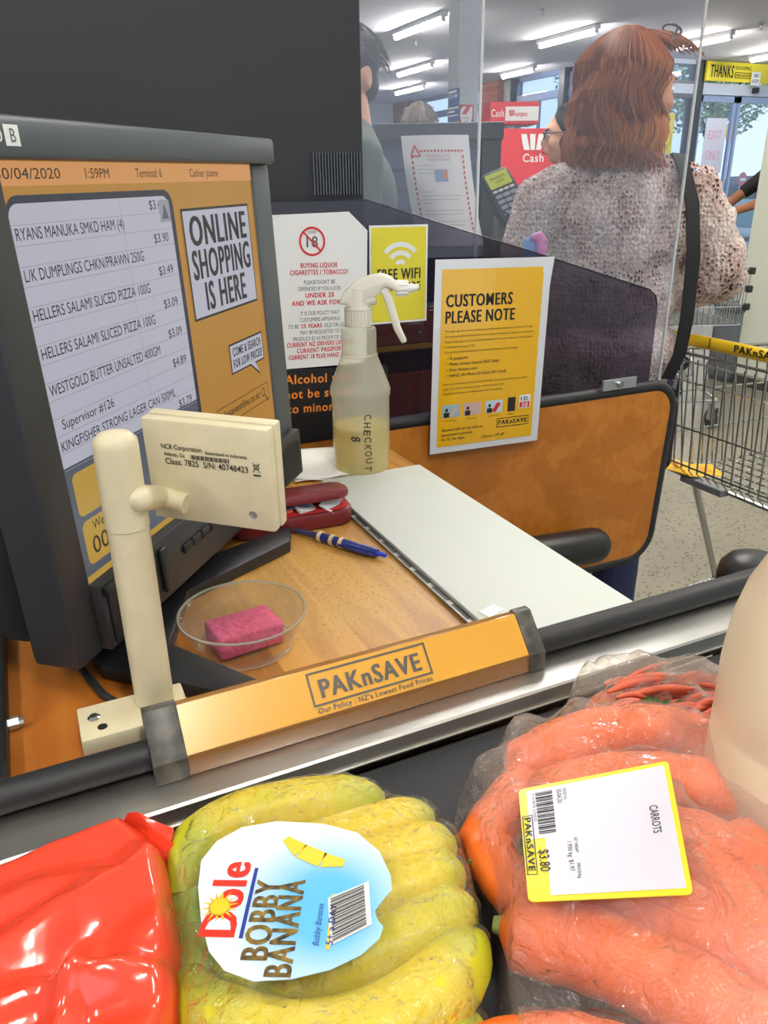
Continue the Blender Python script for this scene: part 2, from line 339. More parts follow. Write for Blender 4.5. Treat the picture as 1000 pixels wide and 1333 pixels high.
# ------------------------------------------------------------------ setting
s = MB().b2((-6, -5, -.1), (18, 10.7, 0)).b2((-6, 10.7, -.1), (9.2, 22, 0)).build('floor', terrazzo(), kind='structure')
MB().b2((-6, -5, 3.05), (16, 10.7, 3.2)).b2((-6, 10.7, 3.05), (9.2, 22, 3.2)).build('ceiling', CEILM, kind='structure')
MB().b2((-6, 18.1, 0), (8.8, 18.3, 3.05)).build('wall_back', WALLB, kind='structure')
MB().b2((4.45, -5, 0), (4.6, 3.86, 3.05)).build('wall_right', WALLP, kind='structure')
MB().b2((4.435, -5, .0), (4.45, 3.87, .07)).build('baseboard_right', mat('dark_skirting', '3a3c3c', .5), kind='structure')
MB().b2((-6.1, -5, 0), (-6, 18.1, 3.05)).build('wall_left', WALLB, kind='structure')
FR = mat('window_frame_blue', '4c5f80', .4); FRD = mat('dark_frame', '2e3540', .4)
# window wall along X=8.9
MB().b2((8.8, 10.7, 0), (9.0, 18.1, .35)).build('trim_1', FR, kind='structure')
for i, (a, b) in enumerate(((10.7, 11.78), (11.94, 13.30), (14.35, 17.25))):
    wi = MB().b2((8.88, a, .35), (8.94, a+.07, 3.05)).b2((8.88, b-.07, .35), (8.94, b, 3.05)).b2((8.87, a, 2.64), (8.95, b, 2.76)).b2((8.87, a, .35), (8.95, b, .42)).b2((8.88, a, 2.98), (8.94, b, 3.05)).b2((8.88, (a+b)/2-.02, .42), (8.93, (a+b)/2+.02, 2.64)).build('window_%d' % (i+1), FR, kind='structure')
    MB().b2((8.905, a+.07, .42), (8.912, b-.07, 2.64)).build('pane', GLASS, wi)
    MB().b2((8.905, a+.07, 2.76), (8.912, b-.07, 2.98)).build('pane', GLASS, wi)
for a, b, m_ in ((13.65, 14.3, BRICK), (17.5, 18.1, BRICK), (13.36, 13.6, FRD), (17.28, 17.45, FRD), (11.79, 11.93, FRD)):
    MB().b2((8.7 if m_ is BRICK else 8.78, a, 0), (9.05, b, 3.05), bev=.01).build('brick_pillar' if m_ is BRICK else 'frame_post', m_, kind='structure')
# entrance wall along Y=10.5
d1 = MB().b2((8.9, 10.45, 2.58), (15.5, 10.62, 2.74)).b2((8.9, 10.47, 2.99), (15.5, 10.6, 3.05)).build('door_1', HEAD, kind='structure')
MB().b2((8.9, 10.43, 2.72), (10.42, 10.46, 2.76)).b2((10.3, 10.44, 0), (10.48, 10.6, 3.05)).b2((8.9, 10.44, 2.52), (10.3, 10.5, 2.58)).b2((8.9, 10.44, 0), (9.0, 10.6, 3.05)).build('frame', FRD, d1)
for a, b in ((10.5, 11.28), (11.34, 12.2), (12.3, 13.4)):
    q = MB().b2((a, 10.48, .02), (a+.05, 10.53, 2.57)).b2((b-.05, 10.48, .02), (b, 10.53, 2.57)).b2((a, 10.48, 2.48), (b, 10.53, 2.57)).b2((a, 10.48, .02), (b, 10.53, .14)).b2((b-.075, 10.46, 1.0), (b-.055, 10.48, 1.25)).build('door_leaf', mat('pale_alu', '8ea1c4', .35, .3), d1)
    MB().b2((a+.05, 10.50, .14), (b-.05, 10.508, 2.48)).build('pane', GLASS, q)
MB().b2((9.0, 10.50, .1), (10.3, 10.508, 2.52)).b2((9.0, 10.50, 2.76), (10.3, 10.508, 2.99)).build('pane', GLASS, d1)
MB().b2((11.55, 10.36, 2.62), (11.63, 10.45, 2.70), bev=.01).build('door_sensor', BLACK, d1)
# square column
cx = D(597, 120, 7.0)
MB().b2((cx.x, cx.y, 0), (cx.x+.21, cx.y+.2, 3.05), bev=.008).build('trim_2', mat('column_grey', 'aeb2b4', .6, var=(2, '8f9494', .6)), kind='structure')
# tubes on the ceiling in view
TUBE = mat('lit_tube', 'ffffff', .4, emit='fff6e8', es=105.0); BATT = mat('batten_white', 'c9cad0', .5)
def ceiling_light(x, y0, y1, z, label):
    t = thing('ceiling_light', label, 'light', (x, (y0+y1)/2, z), 0, 'fluorescent tubes on the shop ceiling'); h = (y1-y0)/2
    MB().b2((-.045, -h-.03, 0), (.045, h+.03, .05), bev=.006).build('batten', BATT, t)
    for sgn in (-1, 1): MB().b2((-.02, sgn*h-.02, -.045), (.02, sgn*h+.02, .0), bev=.004).build('end_cap', BATT, t)
    MB().tube([(0, -h+.02, -.028), (0, h-.02, -.028)], .026, 10).build('tube', TUBE, t, smooth=60)
for a in ((4.79, 8.68, 9.88, 'long lit ceiling tube at the top left, beside the grey column'), (6.35, 11.85, 13.0, 'lit ceiling tube in the left column of three, middle one'), (7.52, 14.33, 15.5, 'farthest and smallest lit tube left of the grey column, above the brick pillar'),
          (6.87, 8.66, 9.80, 'large lit ceiling tube midway between the grey column and the red haired woman'), (8.14, 11.75, 12.65, 'lit ceiling tube above the brick pillar and the red cash sign'), (8.78, 8.40, 9.32, 'lit ceiling tube just right of the top of the woman\'s red hair'), (10.72, 8.6, 9.8, 'lit ceiling tube at the right edge above the thanks banner')):
    ceiling_light(a[0], a[1], a[2], 3.0, a[3])
WHERE = ('far left of the checkout monitor', 'straight above the conveyor belt', 'over the gap between the lane partition and the trolleys', 'above the near end of the belt to the right', 'above the near trolley', 'behind the black wall', 'in front of the pale right wall', 'deep behind the black wall')
for wh, (x, y, p) in zip(WHERE, LANE_LIGHTS): ceiling_light(x, y-.6, y+.6, 3.0, 'shop ceiling tube '+wh)
for px, py, lb in ((706, 12, 'small ceiling sprinkler above the central tube'), (992, 31, 'small ceiling sprinkler at the top right'), (541, 52, 'small ceiling sprinkler between two tubes left of the grey column')):
    p = Z(px, py, 3.05); t = thing('sprinkler_head', lb, 'sprinkler', (p.x, p.y, 3.05), 0, 'ceiling sprinklers')
    MB().lathe([(.035, 0), (.03, -.012), (.012, -.016), (.012, -.05), (.03, -.055), (.03, -.06)], n=14).build('sprinkler_body', ALU, t, smooth=40)

# ------------------------------------------------------------------ outside
MB().b2((9.2, 10.7, -.12), (60, 60, -.02)).build('ground', mat('asphalt', '9a9ea2', .8, var=(1.5, '7d8288', .8)), kind='structure')
LEAF = [mat('leaf_%d' % i, c, .6) for i, c in enumerate(('7d9a5c', '9fb57c', '62804a'))]; BARK = mat('bark', '6a5c4c', .9)
def tree(x, y, h, r, label, seed):
    rd = random.Random(seed); t = thing('tree', label, 'tree', (x, y, -.02), 0, 'trees outside the shop doors')
    m = MB().tube([(0, 0, 0), (.1, 0, h*.35), (-.05, .1, h*.6)], [.16, .12, .07], 8)
    for k in range(5):
        a = rd.random()*6.28; m.tube([(.05, 0, h*.4), (cos(a)*r*.5, sin(a)*r*.5, h*.7), (cos(a)*r*.8, sin(a)*r*.8, h*.85)], [.06, .035, .015], 6)
    m.build('trunk', BARK, t, smooth=60)
    m = MB()
    for k in range(2600):
        u = Vector((rd.gauss(0, 1), rd.gauss(0, 1), rd.gauss(0, 1))); u.normalize(); q = rd.random()**.4
        p = Vector((u.x*r*q, u.y*r*q, h*.72+u.z*h*.3*q)); a = Vector((rd.uniform(-1, 1), rd.uniform(-1, 1), rd.uniform(-1, 1))).normalized()*.09; b = a.orthogonal().normalized()*.05
        m.add([p-a, p+b, p+a, p-b], [(0, 1, 2, 3)], rd.randrange(3))
    m.build('foliage', LEAF, t, kind='stuff')
tree(17.5, 17.0, 5.2, 1.5, 'leafy green tree seen through the left exit door leaf', 1)
tree(21.5, 16.5, 6.0, 2.1, 'broad leafy green tree behind the parked car outside', 2)
tree(22.5, 21.5, 6.5, 2.0, 'tall leafy tree farther off between the other two', 3)
tree(15.0, 18.6, 5.5, 1.2, 'tree seen past the woman\'s face through the side window', 4)
# parked car
t = thing('car', 'pale teal parked car outside behind the exit door', 'car', (16.6, 14.6, -.02), radians(115))
CARP = mat('teal_car_paint', '6fa5a8', .3, .3, coat=.6)
MB().prism([(-2.1, .3), (2.1, .3), (2.15, .62), (1.9, .82), (.95, .92), (-1.6, .95), (-2.12, .85), (-2.15, .5)], -.85, .85, axis='y', bev=.05).build('car_body', CARP, t, smooth=40)
MB().prism([(.95, .92), (.35, 1.42), (-1.05, 1.45), (-1.7, .95)], -.74, .74, axis='y', bev=.05).build('cabin', mat('car_glass', '31434c', .1, spec=.8), t, smooth=40)
for x in (-1.3, 1.3):
    for y in (-.8, .8):
        MB().tube([(x, y-.1, .32), (x, y+.1, .32)], .32, 20).build('wheel', SOFT, t, smooth=40)
# road sign
t = thing('road_sign', 'yellow diamond road sign on a pole beyond the exit doors', 'sign', (15.2, 14.2, -.02), radians(10))
MB().tube([(0, 0, 0), (0, 0, 2.3)], .03, 8).build('pole', ALU, t)
MB().box((0, -.03, 2.35), (.42, .01, .42), rot=Euler((0, pi/4, 0))).build('sign_face', mat('road_yellow', 'f2b81c', .5), t)
t = thing('road_sign', 'small red and white roadside sign in front of the parked car', 'sign', (14.9, 13.4, -.02), radians(10))
MB().tube([(0, 0, 0), (0, 0, 1.35)], .025, 8).build('pole', ALU, t)
MB().tube([(0, -.02, 1.35), (0, -.035, 1.35)], .15, 24).build('sign_face', [mat('road_red', 'c44848', .5)], t)
MB().box((0, -.04, 1.35), (.2, .005, .05)).build('bar', WHITE, t)

# ------------------------------------------------------------------ entrance signs
def flat(name, label, cat, O, X, Y, w_, h_, m_, th=.002, group=None, pn='backing', bev=0):
    """a thin board centred at O"""
    t = thing(name, label, cat, mw=frame(O, X, Y), group=group)
    MB().box((0, 0, -th/2), (w_, h_, th), bev=bev).build(pn, m_, t)
    return t
t = flat('thanks_banner', 'long yellow thanks for shopping banner above the exit doors', 'sign', (11.55, 10.38, 2.90), (1, 0, 0), (0, 0, 1), 2.2, .27, mat('banner_yellow', 'd9cc30', .5), .04)
MB().text('THANKS', -1.03, -.08, .17, .50, bold=.035, z=.002).text('FOR SHOPPING', -.50, .035, .05, .34, bold=.01, z=.002).border(-.50, -.085, -.15, .0, .01, .002).text('PAKnSAVE', -.485, -.065, .045, .32, bold=.02, z=.003).build('lettering', INK, t)
t = flat('exit_sign', 'green exit sign hanging in front of the thanks banner', 'sign', (11.25, 9.6, 2.86), (1, 0, 0), (0, 0, 1), .46, .2, mat('exit_green', '2aa89a', .4, emit='2aa89a', es=.5), .04)
MB().text('EXIT', 0, -.06, .13, .34, bold=.01, z=.002, align='C').build('lettering', mat('sign_white', 'f2f6f6', .4), t)
MB().tube([(-.15, .1, -.02), (-.15, .18, -.02)], .008, 6).tube([(.15, .1, -.02), (.15, .18, -.02)], .008, 6).build('hanger', ALU, t)
t = flat('door_notice', 'small white notice with blue print under the green exit sign', 'sign', (11.5, 10.354, 2.82), (1, 0, 0), (0, 0, 1), .2, .19, PAPER, .004)
MB().text('NO', 0, .02, .05, .1, .02, z=.002, align='C').text('ENTRY', 0, -.06, .05, .15, .02, z=.002, align='C').build('lettering', mat('blue_ink', '2a4e9c', .5), t)
t = flat('exit_only_notice', 'grey white exit only sheet taped to the glass door', 'sign', (10.9, 10.47, 1.84), (1, 0, 0), (0, 0, 1), .46, .82, mat('notice_paper', 'c6cbe2', .6), .003)
MB().text('EXIT', 0, .10, .13, .30, .01, z=.002, align='C').text('ONLY', 0, -.20, .13, .32, .01, z=.002, align='C').build('lettering', mat('faded_red', 'cf9ab4', .6), t)
for z0, z1, txt, lb in ((1.60, 2.30, ('WE', 'CHECK', 'YOUR'), 'yellow mirrored poster on the window beside the woman\'s face'), (1.05, 1.52, ('OPEN',), 'lower yellow mirrored open poster beside the woman\'s neck')):
    t = flat('window_poster', lb, 'sign', (9.78, 10.46, (z0+z1)/2), (1, 0, 0), (0, 0, 1), .40, z1-z0, mat('poster_yellow', 'd3cb4c', .5), .003)
    m = MB(); h = (z1-z0)/2
    for k, s_ in enumerate(txt): m.text(s_, 0, h-.24-.13*k if k else h-.22, .15 if k == 0 else .05, .24 if k == 0 else .2, .03, z=.002, align='C')
    m.xf(lambda p: (-p[0], p[1], p[2])).build('lettering', GREYINK, t)

# column signs
BLUEP = mat('poster_blue', '34508c', .5)
t = thing('column_poster', 'narrow blue poster with pale lines on the left face of the grey column', 'sign', mw=frame(XP(591, 137, cx.x-.004), (0, -1, 0), (0, 0, 1)))
MB().box((0, 0, 0), (.2, .27, .003)).build('backing', BLUEP, t)
MB().rect(-.09, -.03, .09, -.015, .003).rect(-.09, -.06, .02, -.045, .003).rect(-.09, .1, .05, .12, .003).rect(-.09, -.09, .09, -.08, .003).text('CLAIM', -.085, .06, .03, .15, .02, z=.003).build('lettering', PAPER, t)
t = thing('column_notice', 'red and white striped notice on the front face of the grey column', 'sign', mw=frame(YP(607, 149, cx.y-.004), (1, 0, 0), (0, 0, 1)))
MB().box((0, 0, 0), (.155, .16, .003)).build('backing', PAPER, t)
MB().border(-.077, -.08, .077, .08, .014, .003).poly([(-.05, .0), (.0, .07), (.05, .07), (.0, .0)], .003).poly([(-.077, .02), (-.077, .06), (-.045, .08), (-.02, .08)], .003).poly([(.05, -.08), (.077, -.08), (.077, -.02), (.055, -.04)], .003).poly([(-.05, -.08), (-.077, -.08), (-.077, -.02), (-.055, -.04)], .003).build('stripes', RED, t)
MB().text('NOTICE', 0, -.04, .018, .07, .02, z=.003, align='C').text('AREA', 0, -.065, .014, .05, .02, z=.003, align='C').build('lettering', mat('green_ink', '2a5a38', .5), t)

# ------------------------------------------------------------------ cash machine signs, right of the column
WRED = mat('bank_red', 'd01f2b', .45)
O = D(670, 147, 5.2)
t = thing('cash_sign', 'upper red and white cash machine sign in front of the brick pillar', 'sign', mw=frame(O, (.93, -.36, 0), (0, 0, 1)))
MB().box((0, 0, -.15), (.335, .135, .3), bev=.003).build('sign_box', WRED, t)
MB().box((.05, -.005, .003), (.225, .085, .006)).build('white_panel', WHITE, t)
MB().text('Cash', -.158, -.022, .045, .085, .02, z=.002).build('lettering', WHITE, t)
MB().poly([(-.04, .018), (-.028, .018), (-.022, -.02), (-.034, -.02)], .008).poly([(-.024, .018), (-.014, .018), (-.014, -.02), (-.020, -.02)], .008).poly([(0, .018), (-.01, .018), (-.012, -.02), (-.005, -.02)], .008).text('estpac', .003, -.02, .030, .085, .02, z=.008).build('logo', RED, t)
MB().tube([(0, -.068, -.15), (0, -O.z+.001, -.15)], .04, 10).build('support_post', ALU, t)
O = D(688, 200, 4.6)
t = thing('cash_machine', 'big red cash machine panel with white bank logo behind the woman', 'cash machine', mw=frame(O, (.93, -.36, 0), (0, 0, 1)))
MB().prism([(-.155, .135), (.19, .135), (.19, -.17), (-.19, -.17)], -.3, 0, bev=.004).build('header_panel', WRED, t)
m = MB(); 
for pl in ([(-.005, .105), (.028, .105), (.052, .02), (.018, .02), (.008, .045)], [(.048, .105), (.082, .105), (.082, .02), (.056, .02)], [(.135, .105), (.1, .105), (.088, .02), (.118, .02)]): m.poly([(x-.045, y) for x, y in pl], .003)
m.text('Cash', -.033, -.045, .045, .125, .015, z=.003).build('logo', WHITE, t)
MB().b2((-.10, -.40, -.3), (.19, -.17, -.01), bev=.004).build('fascia', mat('atm_grey', 'c4c6cc', .5), t)
MB().b2((-.12, -O.z+.01, -.3), (.19, -.40, -.01), bev=.004).build('cabinet', mat('atm_cabinet', '7c2230', .5), t)
# ------------------------------------------------------------------ the checkout
DZ = .96
t = thing('checkout_desk', 'worn plywood cashier desk top with orange varnish left of the white board', 'counter')
MB().prism([(-.055, .434), (.44, .434), (.442, .935), (.36, .957), (.30, .99), (-.055, 1.04)], DZ-.025, DZ).build('desk_top', DESKW, t)
MB().b2((-.05, .46, 0), (.43, .92, DZ-.025)).build('cabinet', CABW, t)
MB().b2((-.069, .434, DZ-.08), (-.055, 1.04, DZ+.012), bev=.002).build('side_strip', BLACK, t)
MB().tube([(-.055, .50, DZ+.005), (-.048, .50, DZ+.005)], .0045, 6).tube([(-.048, .50, DZ+.005), (-.045, .50, DZ+.005)], .0032, 8).build('bolt', CHROME, t, smooth=30)
t = thing('weighing_plate', 'white laminated board lying along the right side of the desk', 'board')
MB().b2((.304, .4345, DZ+.0005), (.44, .845, DZ+.006), bev=.0012).build('board', BOARD, t, smooth=30)
MB().b2((.2965, .44, DZ+.0005), (.3035, .80, DZ+.0016)).b2((.2955, .44, DZ+.0005), (.2968, .80, DZ+.004)).build('slot_rail', mat('rail_grey', '8e8d86', .4, .6), t)
for k in range(9): MB().b2((.2985, .45+k*.036, DZ+.0016), (.3028, .477+k*.036, DZ+.0022)).build('slot', INK, t)
a = Z(640, 796, DZ+.006); MB().box((a.x, a.y, DZ+.0066), (.018, .012, .0006), rot=Euler((0, 0, .3))).build('tape', mat('clear_tape', 'e8ebe8', .3), t)

t = thing('conveyor_belt', 'black rubber conveyor belt the groceries lie on', 'belt')
MB().b2((-1.0, -.08, .925), (1.0, .3755, .943), bev=.003).build('belt', mat('belt_rubber', '17191b', .6, bump=(900, .2, .0004)), t)
MB().b2((-1.0, -.08, 0), (1.0, .3755, .922)).build('cabinet', CABW, t)
t = thing('steel_rail', 'brushed steel rail running along the far side of the belt', 'rail')
MB().prism([(.376, .9475), (.3775, .9475), (.3785, .9585), (.380, .9600), (.43, .9600), (.43, .92), (.40, .92), (.40, .9465), (.376, .9465)], -1.0, 1.0, axis='x').build('rail_profile', STEEL, t, smooth=25)
t = thing('bumper_rail', 'round black rubber bumper running behind the steel rail', 'bumper')
MB().tube([(-1.0, .4197, .9702), (.95, .4197, .9702)], .0100, 20).build('bumper_tube', SOFT, t, smooth=60)

# divider bar
t = thing('divider_bar', 'yellow shopping divider bar lying on the steel rail', 'divider', (0, 0, 0))
hook = [(.4300, .9815), (.4197, .9815), (.4125, .9795), (.4088, .9745), (.4088, .9604)]
MB().prism([(.4005, .9605), (.4010, .9745), (.4235, .9990), (.4285, .9985), (.4305, .9945)]+hook, .045, .305, axis='x', bev=.0003).build('bar_body', mat('amber_plastic', '8a5f2e', .12, coat=.5), t, smooth=30)
for a, b in ((.0265, .0475), (.3025, .3165)):
    MB().prism([(.3994, .9603), (.3998, .9752), (.4228, 1.0002), (.4293, .9998), (.4318, .9950)]+hook, a, b, axis='x', bev=.0004).build('end_cap', mat('cap_black', '2c2c29', .4, var=(90, '7c786c', .5)), t, smooth=30)
# printed face, slightly above the slanted side
f0, f1 = Vector((.048, .4010, .9745)), Vector((0, .0225, .0245)).normalized()
fm = frame((.175, .41225+.0006*-.74, .98675+.0007), (1, 0, 0), f1); hh = sqrt(.0225**2+.0245**2)/2
def fmap(p): return tuple(fm @ Vector(p))
MB().rect(-.1275, -hh*.96, .1270, hh*.96, .0001).xf(fmap).build('printed_face', mat('divider_yellow', 'dba23a', .22, coat=.6), t)
m = MB().border(-.042, -.0095, .048, .0135, .0014, .0006)
m.text('PAKnSAVE', .003, -.0048, .0125, .076, bold=.045, z=.0006, align='C').text("Our Policy : NZ's Lowest Food Prices", .003, -.0142, .0036, .086, bold=.02, z=.0006, align='C')
m.xf(fmap).build('lettering', mat('divider_print', '4f4c47', .4), t)

# ------------------------------------------------------------------ pole display
t = thing('pole_display', 'beige customer display head on a beige pole bolted to a base box', 'display', (.039, .465, 0))
P0 = Vector((.039, .465, 0))
MB().b2((-.050, -.024, DZ+.0005), (.020, .014, .9778), bev=.0015).build('base_box', BEIGE, t, smooth=30)
for q in ((-.040, -.002), (-.036, -.014)):
    MB().lathe([(.0042, .9778), (.0042, .9784), (.0026, .9792), (.0026, .9800)] if q[1] > -.01 else [(.0032, .97785), (.0032, .9781)], (q[0], q[1], 0), 12).build('screw', CHROME if q[1] > -.01 else INK, t, smooth=30)
MB().lathe([(.0127, .978), (.0127, 1.1085)], n=40).build('pole', BEIGE, t, smooth=40)
MB().lathe([(.0124, 1.108), (.0133, 1.1086), (.0133, 1.160), (.0130, 1.164), (.0095, 1.168), (.004, 1.1695), (0, 1.170)], n=40).build('pole_cap', BEIGE, t, smooth=40)
Cd = Vector((.0924, .469, 1.131)); Xd = Vector((.755, -.655, -.029)); Yd = Vector((-.026, -.074, .997))
dm = frame(Cd-P0, Xd, Yd)
def dmap(p): return tuple(dm @ Vector(p))
def dbox(x0, y0, z0, x1, y1, z1, b): return MB().b2((x0, y0, z0), (x1, y1, z1), bev=b).xf(dmap)
dbox(-.044, -.0355, -.009, .044, .0355, 0, .002).build('back_shell', BEIGE, t, smooth=30)
dbox(-.0445, -.036, -.019, .0445, .036, -.0095, .002).build('front_shell', BEIGE, t, smooth=30)
MB().cap(tuple(dm.inverted() @ Vector((.0085, -.0085, 1.128))), .0085, (-.036, -.0175, .004), .0078, n=20).tube([(-.036, -.0175, .003), (-.0165, -.0205, .003)], .0066, 20).xf(dmap).build('hinge_arm', BEIGE, t, smooth=40)
MB().lathe([(.0028, 0), (.0028, .0006), (.0018, .0002), (0, .0002)], (.029, -.024, 0), 14).xf(dmap).build('screw', ALU, t, smooth=30)
m = MB().rect(0, 0, 0, 0)
m = MB().text('NCR Corporation', -.031, .0160, .0034, .0285, .01, z=.0004).text('Assembled in Indonesia', -.0005, .0150, .0023, .0290, .01, z=.0004).text('Atlanta, Ga', -.030, .0112, .0027, .015, .01, z=.0004).text('Class: 7825  S/N: 40748423', -.0295, .0055, .0042, .058, .012, z=.0004)
for k in range(26):
    x = -.0110+k*.00105; m.rect(x, .0105, x+(.0007 if (k*7) % 3 else .0004), .0135, .0004)
m.border(.0325, .0085, .0360, .0118, .0004, .0004).poly([(.0320, .0130), (.0370, .0065), (.0364, .0065), (.0314, .0130)], .0004).poly([(.0370, .0130), (.0320, .0065), (.0314, .0065), (.0364, .0130)], .0004).rect(.0318, .0040, .0370, .0050, .0004)
m.xf(dmap).build('lettering', INK, t)

# ------------------------------------------------------------------ monitor
MC = Vector((.118, .655, 1.182)); mx = Vector((.654, .756, .012)); my = Vector((-.029, .009, 1.0))
MM = frame(MC, mx, my)
mon = thing('checkout_monitor', 'big dark grey checkout monitor showing a receipt list on an orange screen', 'monitor', mw=MM)
m = MB().b2((-.199, .137, -.034), (.209, .160, .011), bev=.004)
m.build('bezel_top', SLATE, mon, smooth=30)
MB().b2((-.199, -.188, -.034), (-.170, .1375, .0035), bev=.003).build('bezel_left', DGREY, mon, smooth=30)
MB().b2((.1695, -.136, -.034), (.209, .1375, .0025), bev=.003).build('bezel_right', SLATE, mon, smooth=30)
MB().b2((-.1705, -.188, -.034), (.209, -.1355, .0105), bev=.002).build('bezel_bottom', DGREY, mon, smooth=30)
MB().b2((-.192, -.18, -.075), (.20, .15, -.0345), bev=.012).build('back_housing', BLACK, mon, smooth=30)
MB().b2((-.197, -.184, -.0348), (-.190, .155, -.0335)).build('seam', INK, mon)
for x0, x1 in ((-.165, -.108), (.135, .200)):
    g = MB().b2((x0, -.184, .0112), (x1, -.146, .0118)).build('speaker_grille', BLACK, mon)
    m = MB()
    for i in range(int((x1-x0)/.0026)):
        for j in range(14): m.box((x0+.002+i*.0026, -.182+j*.0026, .012), (.0012, .0012, .0006))
    m.build('grille_mesh', DGREY, g, kind='stuff')
MB().b2((-.170, -.145, .011), (-.108, -.1365, .017), bev=.002).build('ledge', BLACK, mon, smooth=30)
MB().b2((-.098, -.180, .011), (-.088, -.142, .015), bev=.002).build('card_slot', BLACK, mon, smooth=30)
for k in range(6): MB().b2((-.062+k*.0155, -.162, .011), (-.0485+k*.0155, -.155, .0135), bev=.001).build('button', BLACK, mon, smooth=30)
# sticker on the top bezel
a = MM.inverted() @ PLN(18, 190, MC+(MM.to_3x3() @ Vector((0, 0, .0112))), MM.to_3x3() @ Vector((0, 0, 1)))
MB().rect(a.x-.006, .1435, a.x+.006, .1545, .0114).build('sticker', PAPER, mon)
MB().text('B', a.x+.0005, .1455, .0072, z=.0117, align='C').build('sticker_letter', GREYINK, mon)
MB().text('7670', a.x-.008, .1455, .0068, .022, z=.0114, align='R').build('model_number', PAPER, mon)
# the picture on the screen
def em(n, c, s=.85): return mat(n, '1c1c1e', .2, emit=c, es=s*1.15)
E_OR = em('screen_orange', 'b98434', .62); E_TOP = em('screen_header', 'dd9a5c', .6); E_NAVY = em('screen_navy', '2c3348', .5); E_WH = em('screen_white', 'cfcfe0', .50); E_LN = em('screen_line', 'a9a9b8', .5); E_TX = em('screen_text', '20222c', .3); E_SL = em('screen_slate', '5c6474', .5); E_YL = em('screen_yellow', 'c29c3c', .6)
scr = MB().b2((-.1705, -.1365, -.006), (.1705, .1375, -.0004)).build('screen', E_OR, mon)
m = MB(); z = .0
m.rect(-.1695, .123, .1695, .1365, .0002, 0)
m.poly(rrect(-.22+.05, -.136, .0185, .118, .012, 6, (0, 0, 1, 1)), .0002, 1)
m.poly(rrect(-.1685, -.050, .0125, .1135, .009, 6, (0, 0, 1, 1)), .0004, 2)
for k in range(14): m.rect(-.168, .1015-k*.0118, .012, .1019-k*.0118, .0006, 3)
m.rect(-.055, -.05, -.0547, .113, .0006, 3)
m.rect(-.1685, -.135, .0125, -.0505, .0004, 4)
m.poly(rrect(-.163, -.0875, -.085, -.056, .005), .0006, 5); m.poly(rrect(-.163, -.124, -.085, -.0915, .005), .0006, 5)
m.rect(-.169, -.1362, .17, -.1305, .0007, 5)
# online shopping box
m.rect(.0285, .013, .1555, .103, .0003, 6); m.rect(.0305, .015, .1535, .101, .0005, 2)
m.rect(.083, -.0455, .157, -.0175, .0003, 6); m.rect(.0845, -.044, .1555, -.019, .0005, 2); m.poly([(.125, -.044), (.135, -.044), (.143, -.056)], .0005, 2)
m.add([(.125, -.0455, .0003), (.137, -.0455, .0003), (.1445, -.059, .0003)], [(0, 1, 2)], 6)
m.border(.045, -.088, .160, -.070, .0007, .0003, 6); m.ring((.146, -.078), .0035, .0045, z=.0004, m=6); m.poly([(.149, -.082), (.156, -.09), (.157, -.089), (.150, -.081)], .0004, 6)
m.build('screen_picture', [E_TOP, E_NAVY, E_WH, E_LN, E_SL, E_YL, E_TX], scr)
m = MB()
for s_, x, w_ in (('30/04/2020', -.172, .058), ('1:59PM', -.088, .027), ('Terminal: 6', -.028, .036), ('Cashier: Joanne', .052, .050)): m.text(s_, x, .1268, .0062, w_, z=.0005)
y = .0945
for s_, w_ in (('RYANS MANUKA SMKD HAM (4)', .112), ('L/K DUMPLINGS CHKN/PRAWN 250G', .131), ('HELLERS SALAMI SLICED PIZZA 100G', .133), ('HELLERS SALAMI SLICED PIZZA 100G', .133), ('WESTGOLD BUTTER UNSALTED 400GM', .133)):
    m.text(s_, -.166, y-.0015, .0072, w_, z=.0008); y -= .0236
m.text('Supervisor #126', -.161, -.0245, .0066, .058, z=.0008); m.text('KINGFISHER STRONG LAGER CAN 500ML', -.166, -.0385, .0068, .146, z=.0008)
for s_, y in (('$3.49', .1045), ('$3.90', .0805), ('$3.49', .0565), ('$3.09', .0315), ('$3.09', .008), ('$4.89', -.0155), ('$3.79', -.0495)): m.text(s_, .004, y, .0066, .021, z=.0008, align='R')
m.text('ONLINE', .092, .0735, .0235, .108, .055, z=.0008, align='C').text('SHOPPING', .092, .0465, .0235, .112, .055, z=.0008, align='C').text('IS HERE', .092, .0195, .0235, .080, .055, z=.0008, align='C')
m.text('COME & SEARCH', .120, -.0295, .0078, .062, .03, z=.0008, align='C').text('FOR LOW PRICES!', .120, -.0405, .0078, .064, .03, z=.0008, align='C').text('paknsaveonline.co.nz', .092, -.081, .0075, .088, .015, z=.0008, align='C')
m.text('Weight', -.152, -.1005, .0068, .026, z=.0009).text('00.000', -.156, -.118, .013, .052, z=.0009)
m.build('screen_text', E_TX, scr)
MB().rect(-.004, .0945, .0115, .1105, .0009, 0).poly([(-.001, .097), (.0085, .097), (.00375, .108)], .0011, 1).build('scroll_arrow', [E_LN, E_SL], scr)
